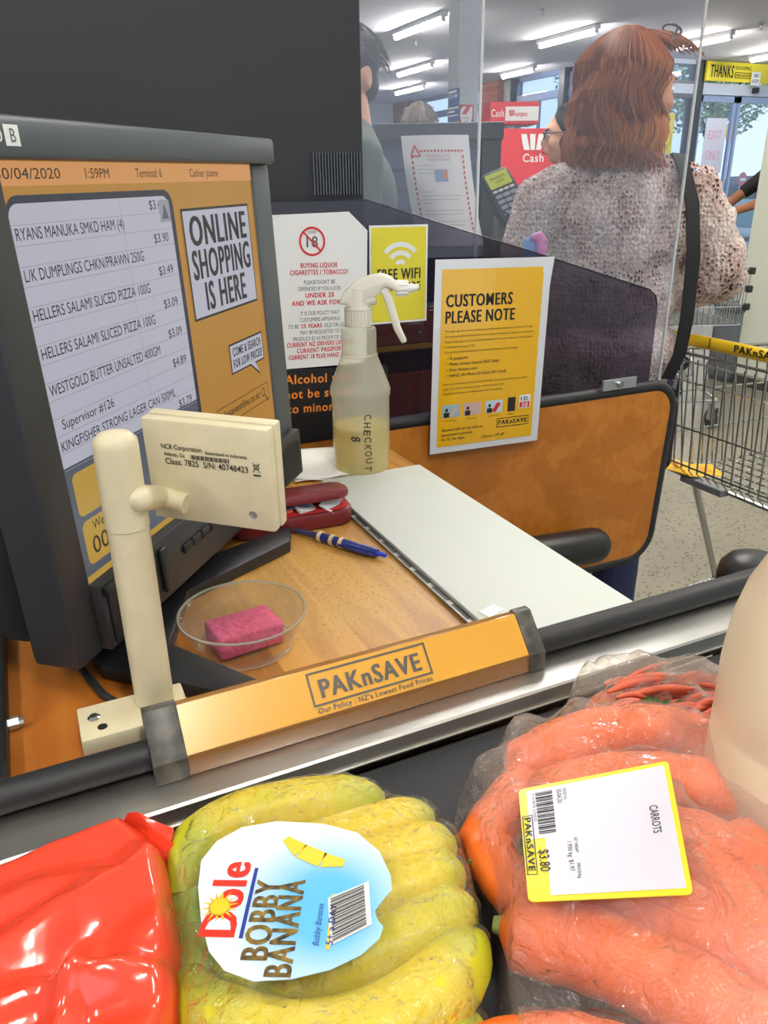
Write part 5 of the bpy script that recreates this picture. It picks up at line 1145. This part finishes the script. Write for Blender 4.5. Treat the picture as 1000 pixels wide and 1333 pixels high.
def inside(p, poly):
    c = False; n = len(poly)
    for i in range(n):
        a, b = poly[i], poly[i-1]
        if (a[1] > p[1]) != (b[1] > p[1]) and p[0] < (b[0]-a[0])*(p[1]-a[1])/(b[1]-a[1])+a[0]: c = not c
    return c
def bag(name, poly, hf, m, parent, edge=.82, nt=170, nr=54, wr=.0012, fs=70, seed=0, tuck=None, power=.55):
    cx = sum(p[0] for p in poly)/len(poly); cy = sum(p[1] for p in poly)/len(poly)
    vs = []; fs_ = []
    for i in range(nt):
        a = 2*pi*i/nt; d = (cos(a), sin(a)); R = 0
        for k in range(len(poly)):
            p, q = poly[k], poly[(k+1) % len(poly)]; ex, ey = q[0]-p[0], q[1]-p[1]; den = d[0]*ey-d[1]*ex
            if abs(den) < 1e-12: continue
            t_ = ((p[0]-cx)*ey-(p[1]-cy)*ex)/den; s_ = ((p[0]-cx)*d[1]-(p[1]-cy)*d[0])/den
            if t_ > 0 and -1e-6 <= s_ <= 1+1e-6: R = max(R, t_)
        for j in range(nr):
            t_ = .02+.98*j/(nr-1); x, y = cx+d[0]*R*t_, cy+d[1]*R*t_; z = hf(x, y)
            f = 1 if t_ < edge else max(0, 1-((t_-edge)/(1-edge))**2)**power
            w_ = abs(mnoise.noise(Vector((x*fs, y*fs, seed))))*2-.6+.7*(abs(mnoise.noise(Vector((x*fs*2.3, y*fs*1.1, seed+5))))*2-.5)
            if tuck and tuck(x, y): w_ = 0
            vs.append((x, y, BZ+.0004+(z-BZ+w_*wr+.001)*f+(.0006 if j == nr-1 else 0)))
    for i in range(nt):
        for j in range(nr-1): fs_.append((i*nr+j, i*nr+j+1, ((i+1) % nt)*nr+j+1, ((i+1) % nt)*nr+j))
    vs.append((cx, cy, sum(vs[i*nr][2] for i in range(nt))/nt)); c = len(vs)-1
    for i in range(nt): fs_.append((c, i*nr, ((i+1) % nt)*nr))
    return MB().add(vs, fs_).build(name, m, parent, smooth=180)
def spl(pts, n=18):
    """smooth path through the points"""
    P = [Vector(p) for p in pts]; out = []
    P = [P[0]*2-P[1]]+P+[P[-1]*2-P[-2]]; seg = len(P)-3
    for k in range(n+1):
        u = k/n*seg; i = min(int(u), seg-1); t_ = u-i; a, b, c, d = P[i:i+4]
        out.append(.5*((2*b)+(-a+c)*t_+(2*a-5*b+4*c-d)*t_*t_+(-a+3*b-3*c+d)*t_**3))
    return out

# bananas
def bananamat():
    m = bpy.data.materials.new('banana_skin'); m.use_nodes = True; nt = m.node_tree; b = nt.nodes['Principled BSDF']; L = nt.links
    at = node(nt, 'ShaderNodeAttribute', attribute_name='ripe'); tc = node(nt, 'ShaderNodeTexCoord'); n = node(nt, 'ShaderNodeTexNoise'); n.inputs['Scale'].default_value = 45; n.inputs['Detail'].default_value = 4; L.new(tc.outputs['Object'], n.inputs['Vector'])
    ad = node(nt, 'ShaderNodeMath', operation='MULTIPLY_ADD'); ad.inputs[1].default_value = .35; L.new(n.outputs['Fac'], ad.inputs[0]); L.new(at.outputs['Fac'], ad.inputs[2])
    r = node(nt, 'ShaderNodeValToRGB'); e = r.color_ramp.elements; e[0].position = .20; e[0].color = lin('6b851c'); e[1].position = 1.05; e[1].color = lin('e6c818'); q = r.color_ramp.elements.new(.62); q.color = lin('b4b81c')
    L.new(ad.outputs[0], r.inputs[0])
    n2 = node(nt, 'ShaderNodeTexNoise'); n2.inputs['Scale'].default_value = 300; n2.inputs['Detail'].default_value = 3; L.new(tc.outputs['Object'], n2.inputs['Vector'])
    mr = node(nt, 'ShaderNodeMapRange'); mr.inputs[1].default_value = .66; mr.inputs[2].default_value = .74; mr.inputs[4].default_value = .6; L.new(n2.outputs['Fac'], mr.inputs[0])
    x = node(nt, 'ShaderNodeMix', data_type='RGBA'); x.inputs[7].default_value = lin('6a4a1c'); L.new(mr.outputs[0], x.inputs[0]); L.new(r.outputs[0], x.inputs[6]); L.new(x.outputs[2], b.inputs['Base Color']); b.inputs['Roughness'].default_value = .42
    return m
BAN = bananamat(); TIP = mat('banana_tip', '3c3020', .8); GST = mat('banana_stem', '7d9a3a', .6)
bun = thing('banana_bunch', 'small green yellow bananas shrink wrapped in clear film with a blue label', 'bananas', (0, 0, 0))
blobs = []
def banana(px, zs, R, ripe=.75):
    pts = spl([Z(x, y, z) for (x, y), z in zip(px, zs if isinstance(zs, (list, tuple)) else [zs]*len(px))], 22); n = len(pts); ns = 20; vs = []; fs = []; rp = []
    for i, p in enumerate(pts):
        u = i/(n-1); r = R*min(1, (.42+2.6*u) if u < .25 else 1)*(1 if u < .80 else sqrt(max(.16, 1-((u-.80)/.22)**2)))
        t_ = (pts[min(i+1, n-1)]-pts[max(i-1, 0)]).normalized(); a = t_.cross(Vector((0, 0, 1))).normalized(); b = a.cross(t_)
        for j in range(ns):
            q = 2*pi*j/ns; rr = r*(1+.045*cos(5*q+.6)); vs.append(p+(a*cos(q)+b*sin(q))*rr); rp.append(ripe*min(1, .15+2.4*min(u, 1.12-u)))
        if i % 2 == 0: blobs.append((p.x, p.y, p.z, r+.0012))
    for i in range(n-1):
        for j in range(ns): fs.append((i*ns+j, i*ns+(j+1) % ns, (i+1)*ns+(j+1) % ns, (i+1)*ns+j))
    fs.append(tuple(range(ns))[::-1]); fs.append(tuple((n-1)*ns+j for j in range(ns)))
    o = MB().add(vs, fs).build('banana', BAN, bun, smooth=60)
    at = o.data.attributes.new('ripe', 'FLOAT', 'POINT'); at.data.foreach_set('value', rp)
    d = (pts[-1]-pts[-2]).normalized(); MB().tube([pts[-1]-d*.001, pts[-1]+d*.004], [R*.40, R*.30], 10).build('tip', TIP, o, smooth=40)
    return o
banana([(236, 1170), (252, 1110), (300, 1072), (370, 1052), (440, 1044), (500, 1046)], [.962, .966, .968, .968, .968, .966], .0150, .72)
banana([(290, 1170), (370, 1122), (440, 1096), (505, 1076), (562, 1064)], [.958, .962, .966, .968, .966], .0140, .95)
banana([(300, 1195), (400, 1160), (480, 1128), (545, 1108), (590, 1100)], [.960, .964, .968, .970, .968], .0140, .85)
banana([(310, 1225), (420, 1200), (500, 1168), (560, 1146), (600, 1140)], [.960, .964, .968, .970, .966], .0140, .75)
banana([(262, 1240), (330, 1282), (430, 1268), (520, 1230), (580, 1196), (612, 1180)], [.958, .960, .962, .966, .968, .966], .0145, .68)
banana([(245, 1272), (285, 1330), (370, 1362), (480, 1345), (570, 1290), (622, 1222)], [.964, .968, .970, .970, .970, .968], .0165, .80)
banana([(250, 1330), (300, 1420), (400, 1450), (520, 1420), (620, 1330)], .960, .0155, .7)
banana([(250, 1120), (310, 1092), (400, 1075), (480, 1062)], .9585, .0135, .6)
cr = MB()
for x, y in ((244, 1180), (248, 1205), (252, 1230), (246, 1255)): cr.cap(Z(x, y, .958), .010, Z(x+28, y+(4 if y > 1200 else -6), .962), .008)
organic(cr, 'crown', GST, bun, .0025, 2)
for x, y in ((236, 1165), (245, 1215), (248, 1262)): p = Z(x, y, .956); blobs.append((p.x, p.y, p.z, .013))
LZ = .9895
lab_px = [(262, 1120), (282, 1095), (315, 1077), (360, 1069), (420, 1072), (465, 1084), (494, 1108), (509, 1140), (510, 1158), (498, 1172), (488, 1186), (492, 1198), (499, 1206), (494, 1222), (470, 1243), (430, 1262), (380, 1274), (330, 1277), (292, 1263), (272, 1238), (262, 1200), (258, 1155)]
lab = [(p.x, p.y) for p in (Z(x, y, LZ) for x, y in lab_px)]
hf0 = raster(blobs, -.06, .20, .12, .42)
def hfb(x, y): return hf0(x, y) if not inside((x, y), lab) else max(hf0(x, y), LZ-.0012)
for x, y in lab_px: p = Z(x, y, LZ-.0045); blobs.append((p.x, p.y, p.z, .0035))
hf1 = raster(blobs, -.06, .20, .12, .42, tension=40)
def hfb(x, y): return min(hf1(x, y), LZ-.0028) if inside((x, y), lab) else hf1(x, y)
film_px = [(218, 1150), (232, 1105), (262, 1075), (330, 1035), (440, 1010), (500, 1012), (560, 1030), (592, 1070), (618, 1130), (632, 1190), (635, 1260), (638, 1350), (560, 1460), (400, 1500), (240, 1420), (222, 1300), (216, 1210)]
poly = [(p.x, p.y) for p in (Z(x, y, .962) for x, y in film_px)]
WRAP = film('shrink_film', 'fbfdf8', .035, 'eef2e6', .045, 1.75, wr=80, st=1.0, dist=.014, creases=20, gw=1.0)
bag('shrink_film', poly, hfb, WRAP, bun, edge=.90, wr=.0016, fs=60, seed=3, tuck=lambda x, y: inside((x, y), lab), power=.7)
# label: frame with x along the lettering (upwards in the picture), y across
o0 = Z(380, 1172, LZ); ax = (Z(397, 1072, LZ)-o0).normalized(); lm = frame(o0, ax, Vector((0, 0, 1)).cross(ax)); li = lm.inverted()
def lb(x, y): q = li @ Z(x, y, LZ); return (q.x, q.y)
LBL = bpy.data.materials.new('label_blue'); LBL.use_nodes = True; nt = LBL.node_tree; b_ = nt.nodes['Principled BSDF']; tc = node(nt, 'ShaderNodeTexCoord')
g_ = node(nt, 'ShaderNodeVectorMath', operation='DISTANCE'); gp = Z(425, 1180, LZ); g_.inputs[1].default_value = tuple(gp); nt.links.new(tc.outputs['Object'], g_.inputs[0])
r_ = node(nt, 'ShaderNodeValToRGB'); r_.color_ramp.elements[0].position = .018; r_.color_ramp.elements[0].color = lin('5db4e6'); r_.color_ramp.elements[1].position = .052; r_.color_ramp.elements[1].color = lin('e8eef6')
nt.links.new(g_.outputs['Value'], r_.inputs[0]); nt.links.new(r_.outputs[0], b_.inputs['Base Color']); b_.inputs['Roughness'].default_value = .32
def lmap(m): return m.xf(lambda p: lm @ Vector(p))
lo = MB().prism(lab, LZ-.0005, LZ).build('label', LBL, bun)
def put(txt, px0, h, w, bold, name, mt, z=.0003):
    q = lb(*px0); lmap(MB().text(txt, q[0], q[1], h, w, bold, z=z)).build(name, mt, lo)
GOLD = mat('gold_black_foil', '2e2612', .45, 0, var=(260, 'a8862e', .7))
def plen(a, b): return (Z(*a, LZ)-Z(*b, LZ)).length
put('BOBBY', (347, 1251), .0118, plen((347, 1251), (358, 1146)), .05, 'lettering', GOLD)
put('BANANA', (378, 1273), .0118, plen((378, 1273), (385, 1146)), .05, 'lettering', GOLD)
RDL = mat('label_red', 'd63426', .25); q = lb(304, 1221)
L4 = plen((304, 1221), (300, 1125))
m = MB().text('Dole', q[0], q[1], .0165, L4, .06, z=.0004); lmap(m).build('brand_name', RDL, lo)
q = lb(286, 1181); m = MB()
for k in range(14): a = 2*pi*k/14; m.poly([(q[0]+.0045*cos(a-.15), q[1]+.0045*sin(a-.15)), (q[0]+.009*cos(a), q[1]+.009*sin(a)), (q[0]+.0045*cos(a+.15), q[1]+.0045*sin(a+.15))], .0006)
m.ring(q, 0, .005, z=.0006, n=20); lmap(m).build('sun_mark', mat('sun_yellow', 'f0c22e', .3), lo)
a, b = lb(309, 1222), lb(316, 1130); m = MB().poly([(a[0], a[1]-.0006), (b[0], a[1]-.0006), (b[0], a[1]-.0024), (a[0], a[1]-.0024)], .0003); lmap(m).build('underline', mat('label_navy', '2b3a8c', .3), lo)
# plain fruit picture (no character), five a day strip, bar code
pts_ = [lb(*q) for q in ((372, 1092), (392, 1108), (420, 1120), (448, 1124))]; m = MB()
for k in range(3):
    a, b = Vector(pts_[k]), Vector(pts_[k+1]); w0, w1 = (.0020, .0046, .0046, .0022)[k], (.0020, .0046, .0046, .0022)[k+1]; n_ = (b-a).normalized(); n_ = Vector((-n_.y, n_.x)); m.poly([a-n_*w0, b-n_*w1, b+n_*w1, a+n_*w0], .0004)
lmap(m).build('banana_picture', mat('print_banana', 'e4c83a', .3), lo)
a, b = lb(424, 1236), lb(437, 1165); m = MB().rect(min(a[0], b[0]), b[1], max(a[0], b[0]), a[1], .0003) if a[1] > b[1] else MB().rect(min(a[0], b[0]), a[1], max(a[0], b[0]), b[1], .0003)
lmap(m).build('five_a_day_strip', mat('strip_yellow', 'e8c63a', .3), lo)
a = lb(437, 1234); m = MB().text('5+ a DAY', a[0]+.001, a[1]+.0015, .0030, .021, .03, z=.0006).text('Bobby Bananas', lb(415, 1232)[0], lb(415, 1232)[1], .003, .022, 0, z=.0004, shear=.3); lmap(m).build('small_lettering', mat('label_navy', '2b3a8c', .3), lo)
a = lb(432, 1235); bq = lb(486, 1152)
qq = [lb(*p) for p in ((430, 1232), (427, 1170), (480, 1148), (484, 1204))]
m = MB().poly(qq, .0005); lmap(m).build('barcode_field', PAPER, lo)
m = MB(); A0, A1, A2, A3 = [Vector(p) for p in qq]
k = .04; i = 0
while k < .95:
    wq = (.012, .024, .008, .018, .03, .010)[i % 6]; k2_ = k+wq; P_ = lambda s_, t_: (A0*(1-s_)+A1*s_)*(1-t_)+(A3*(1-s_)+A2*s_)*t_
    m.poly([P_(k, .06), P_(k2_, .06), P_(k2_, .88), P_(k, .88)], .0008); k = k2_+(.012, .02, .009, .026)[i % 4]; i += 1
lmap(m).build('barcode', INK, lo, kind='stuff')

# ---- carrots in a bag
CAR = mat('carrot_orange', 'ee7424', .42, var=(30, 'dc5e16', .8), bump=(120, .3, .001)); CTOP = mat('carrot_top', '6f7a3a', .8)
cb_ = thing('carrot_bag', 'large clear plastic bag of big carrots with a yellow and white price label', 'carrots', (0, 0, 0))
cbl = []
def carrot(px, zs, r0, r1, par_=cb_, bl=None):
    pts = spl([Z(x, y, z) for (x, y), z in zip(px, zs if isinstance(zs, (list, tuple)) else [zs]*len(px))], 16); n = len(pts)
    rr = []
    for i in range(n):
        u = i/(n-1); r = r0+(r1-r0)*u; r *= sqrt(max(.03, 1-max(0, (.10-u)/.10)**2))*(1 if u < .9 else sqrt(max(.06, 1-((u-.9)/.10)**2))); rr.append(r*(1+.025*sin(i*2.3)))
    for p, r in zip(pts, rr): (cbl if bl is None else bl).append((p.x, p.y, p.z, r+.0015))
    o = MB().tube(pts, rr, 20).build('carrot', CAR, par_, smooth=60)
    d = (pts[0]-pts[1]).normalized(); MB().tube([pts[0]-d*.001, pts[0]+d*.003], [r0*.25, r0*.2], 10).build('crown_stub', CTOP, o, smooth=50)
carrot([(650, 1205), (760, 1232), (890, 1290), (1020, 1370)], [.965, .966, .966, .964], .0195, .019)
carrot([(618, 1122), (660, 1050), (720, 985), (780, 950)], .963, .016, .012)
carrot([(660, 1010), (760, 960), (870, 950), (960, 985)], [.966, .972, .974, .970], .018, .014)
carrot([(690, 1110), (790, 1085), (900, 1095), (960, 1120)], .974, .0185, .016)
carrot([(690, 1050), (790, 1020), (900, 1020), (990, 1050)], .974, .018, .016)
carrot([(905, 1120), (960, 1185), (1020, 1280)], [.972, .970, .966], .0185, .0175)
carrot([(700, 1165), (800, 1165), (930, 1210), (1050, 1300)], [.964, .968, .970, .968], .018, .016)
carrot([(945, 1090), (1000, 1150), (1060, 1250)], .972, .018, .016)
carrot([(625, 1080), (652, 1135), (700, 1185), (760, 1200)], .961, .015, .013)
carrot([(610, 1400), (740, 1380), (880, 1420)], .963, .018, .017)
for x, y, z, r in ((760, 945, .975, .018), (850, 950, .982, .018), (930, 985, .985, .018), (990, 1030, .985, .018), (1040, 1090, .985, .016), (690, 960, .965, .016), (640, 1010, .960, .014)): p = Z(x, y, z); cbl.append((p.x, p.y, p.z, r))
PZ = 1.0005
pl_px = [(675, 1028), (870, 990), (903, 1164), (688, 1174)]
pl = [(p.x, p.y) for p in (Z(x, y, PZ) for x, y in pl_px)]
for x, y in [(pl_px[i][0]*(1-u)+pl_px[(i+1) % 4][0]*u, pl_px[i][1]*(1-u)+pl_px[(i+1) % 4][1]*u) for i in range(4) for u in (0, .25, .5, .75)]+[(780, 1090), (730, 1100), (830, 1070)]: p = Z(x, y, PZ-.0085); cbl.append((p.x, p.y, p.z, .0070))
hfc0 = raster(cbl, .08, .46, .04, .40, n=200, tension=45)
def hfc(x, y): return min(hfc0(x, y), PZ-.0028) if inside((x, y), pl) else hfc0(x, y)
fp = [(590, 1048), (600, 1000), (640, 950), (700, 918), (770, 905), (850, 908), (925, 935), (975, 972), (1000, 1045), (1050, 1130), (1180, 1250), (1200, 1380), (1000, 1520), (760, 1500), (670, 1430), (650, 1330), (652, 1230), (642, 1170), (614, 1110)]
poly = [(p.x, p.y) for p in (Z(x, y, .965) for x, y in fp)]
POLY = film('produce_bag_film', 'fdf8f4', .16, 'f4ece6', .10, 1.65, wr=55, st=1.0, dist=.016, creases=9)
bag('produce_bag', poly, hfc, POLY, cb_, edge=.90, wr=.0034, fs=36, seed=9, tuck=lambda x, y: inside((x, y), pl), power=.7)
# lettering runs down the picture: x axis down, y axis to the right; the sheet follows its four corners
q_tl, q_tr, q_br, q_bl = [Z(x, y, PZ) for x, y in pl_px]
X0 = Y0 = 0.0; Wl = X1 = ((q_bl-q_tl).length+(q_br-q_tr).length)/2; Hl = Y1 = ((q_tr-q_tl).length+(q_br-q_bl).length)/2
def pq(p):
    s_, t_ = p[0]/Wl, p[1]/Hl; v_ = (q_tl*(1-t_)+q_tr*t_)*(1-s_)+(q_bl*(1-t_)+q_br*t_)*s_; return (v_.x, v_.y, v_.z+p[2])
def pmap(m): return m.xf(pq)
plab = MB().prism(rrect(0, 0, X1, Y1, .003), -.0005, 0).xf(pq).build('price_label', mat('label_bright_yellow', 'ecdc2a', .3), cb_)
pmap(MB().rect(X0+.003, Y0+.0115, X1-.003, Y1-.003, .0003).rect(X0+.003, Y0+.004, X0+Wl*.50, Y0+.0115, .0003)).build('white_field', mat('label_white', 'd8d6e2', .35), plab)
m = MB(); x = X0+.006; i = 0
while x < X0+Wl*.50-.003:
    w_ = (.0004, .0009, .0006, .0014)[i % 4]; m.rect(x, Y0+.0085, x+w_, Y0+.0175, .0005); x += w_+(.0005, .0004, .0009)[i % 3]; i += 1
pmap(m).build('barcode', INK, plab, kind='stuff')
m = MB().text('CARROTS', X0+Wl*.36, Y1-.0150, .0046, .0175, .01, z=.0005).text('$3.80', X0+Wl*.60, Y0+.0075, .0052, .0145, .01, z=.0005)
m.text('PACKED ON', X0+.006, Y0+.0232, .0018, .009, z=.0005).text('30.04.20', X0+.006, Y0+.0198, .0026, .011, z=.0005).text('NET WEIGHT', X0+Wl*.53, Y0+.0262, .0018, .010, z=.0005).text('1.930 kg  $1.97', X0+Wl*.56, Y0+.0225, .0024, .019, z=.0005).text('PRICE/kg', X0+Wl*.74, Y0+.0262, .0018, .009, z=.0005).text('9 314576 210032', X0+.006, Y0+.0066, .0014, .022, z=.0005)
m.border(X0+Wl*.28, Y0+.0006, X0+Wl*.80, Y0+.0060, .0005, .0005).text('PAKnSAVE', X0+Wl*.30, Y0+.0016, .0034, Wl*.47, .04, z=.0005)
pmap(m).build('lettering', INK, plab)

# ---- bag of prepared vegetables behind the carrots
sb = thing('salad_bag', 'clear bag of orange shredded vegetables with green flecks behind the carrot bag', 'salad bag', (0, 0, 0))
rd = random.Random(4); sbl = []; mnd = MB()
for x, y in ((800, 925), (850, 915), (900, 912), (945, 918), (880, 935)): mnd.ell(Z(x, y, .957), (.022, .018, .013))
PINK = mat('salmon_strip', 'd8694a', .5, var=(60, 'c04f38', .8)); GRN = mat('herb_green', '2f5a28', .6)
organic(mnd, 'slaw_mound', mat('slaw_pink', 'c8684c', .6, bump=(160, .9, .004), var=(90, 'e0906c', .9)), sb, .003, 1)
for k in range(70):
    x, y = rd.uniform(775, 975), rd.uniform(888, 940); a = Z(x, y, rd.uniform(.960, .982)); an = rd.uniform(-.5, .1); L_ = rd.uniform(.022, .050); d = Vector((cos(an), sin(an), rd.uniform(-.15, .15)))*L_
    b = a+d; c = (a+b)/2+Vector((0, 0, .003)); r = rd.uniform(.0016, .0030)
    MB().tube(spl([a, c, b], 6), [r*.5, r*.9, r, r, r, r*.8, r*.4], 8).build('shred', PINK, sb, smooth=60); sbl += [(q.x, q.y, q.z, r+.001) for q in (a, c, b)]
for k in range(16):
    x, y = rd.uniform(800, 985), rd.uniform(880, 915); a = Z(x, y, .980); an = rd.uniform(0, 3); d = Vector((cos(an), sin(an), 0))*.005; e = Vector((-d.y, d.x, 0))*.4
    MB().add([a-d, a+e+Vector((0, 0, .0005)), a+d, a-e, a+Vector((0, 0, .0012))], [(0, 1, 4), (1, 2, 4), (2, 3, 4), (3, 0, 4), (3, 2, 1, 0)]).build('herb_leaf', GRN, sb)
for x, y, z, r in ((765, 890, .966, .015), (800, 880, .972, .016), (840, 878, .976, .016), (900, 880, .976, .016), (950, 890, .974, .015)): p = Z(x, y, z); sbl.append((p.x, p.y, p.z, r))
hs = raster(sbl, .26, .55, .22, .42, tension=35)
fp = [(733, 905), (745, 880), (780, 868), (850, 862), (920, 866), (975, 882), (985, 925), (955, 945), (905, 945), (850, 936), (775, 922)]
poly = [(p.x, p.y) for p in (Z(x, y, .966) for x, y in fp)]
bag('salad_film', poly, hs, film('salad_bag_film', 'fbf8f2', .24, 'ece8dc', .12, 1.5, wr=70, st=.9, dist=.006, creases=22), sb, edge=.82, wr=.0030, fs=60, seed=21)

# ---- milk bottle
c = D(1080, 862, .42)
t = thing('milk_bottle', 'cream coloured plastic bottle standing at the right edge of the belt', 'bottle', (c.x, c.y, BZ))
hz = c.z-BZ
prof = [(.043, 0), (.050, .003), (.0530, .010), (.0530, .070), (.0520, .073), (.0530, .077), (.0535, hz-.012), (.0530, hz), (.0515, hz+.018), (.047, hz+.038), (.040, hz+.055), (.036, hz+.076), (.030, hz+.092), (.021, hz+.100), (.0185, hz+.1015), (.0185, hz+.104)]
MB().lathe(prof, n=56).build('bottle_body', mat('cream_hdpe', 'ecdcbc', .35, sub=.35), t, smooth=50)
m = MB().lathe([(.0205, hz+.104), (.0208, hz+.106), (.0205, hz+.120), (.0185, hz+.122), (0, hz+.122)], n=36)
for k in range(36): a = 2*pi*k/36; m.box((.0207*cos(a), .0207*sin(a), hz+.113), (.001, .001, .012), rot=Euler((0, 0, a)))
m.build('cap', mat('cap_blue', '3a62b0', .35), t, smooth=35)

# ---- red glossy packet
REDP = mat('red_packet_film', 'e2452a', .17, spec=.7, coat=.5, bump=(9, .5, .006))
t = thing('red_packet', 'shiny crumpled red plastic packet at the lower left of the belt', 'packet', (0, 0, 0))
fp = [(-40, 1142), (0, 1126), (60, 1100), (110, 1083), (168, 1062), (200, 1080), (222, 1104), (232, 1160), (243, 1240), (243, 1333), (230, 1450), (60, 1560), (-160, 1500), (-200, 1250)]
pz = [Z(x, y, .972) for x, y in fp]; poly = [(p.x, p.y) for p in pz]
C1, C2, C3 = Z(0, 1330, .98), Z(200, 1090, .98), Z(215, 1290, .98)
def hr(x, y):
    z = .985+.006*mnoise.noise(Vector((x*16, y*16, 2)))
    for (px, py, qx, qy, am, wd) in ((0, 1240, 190, 1110, .006, .010), (0, 1300, 220, 1260, .008, .008), (0, 1170, 120, 1130, .004, .007), (60, 1333, 230, 1180, .005, .010), (60, 1400, 110, 1240, .005, .006)):
        a, b = Z(px, py, .985), Z(qx, qy, .985); ab = Vector((b.x-a.x, b.y-a.y)); u = max(0, min(1, ((x-a.x)*ab.x+(y-a.y)*ab.y)/ab.length_squared)); d = sqrt((x-a.x-ab.x*u)**2+(y-a.y-ab.y*u)**2)
        z += am*math.exp(-(d/wd)**2)*(.4+.6*sin(pi*u))-am*.5*math.exp(-((d-wd*1.7)/wd)**2)
    return z
bag('packet_film', poly, hr, REDP, t, edge=.74, wr=.0006, fs=18, seed=2, power=.6, nt=220, nr=70)
a, b, c = Z(150, 1066, .975), Z(178, 1058, .985), Z(226, 1082, .975)
m = MB(); ps = [Z(158, 1075, .972), Z(166, 1058, .985), Z(180, 1057, .990), Z(200, 1068, .984), Z(226, 1078, .982), Z(222, 1096, .976), Z(236, 1104, .975), Z(226, 1118, .970), Z(200, 1110, .972)]
cen = sum(ps, Vector())/len(ps)
vs = [tuple(p) for p in ps]+[tuple(p-Vector((0, 0, .003))) for p in ps]+[tuple(cen+Vector((0, 0, .002))), tuple(cen-Vector((0, 0, .004)))]; n = len(ps); fs = []
for i in range(n): j = (i+1) % n; fs += [(i, j, 2*n), (n+j, n+i, 2*n+1), (i, n+i, n+j, j)]
m.add(vs, fs).build('packet_corner', REDP, t, smooth=40)
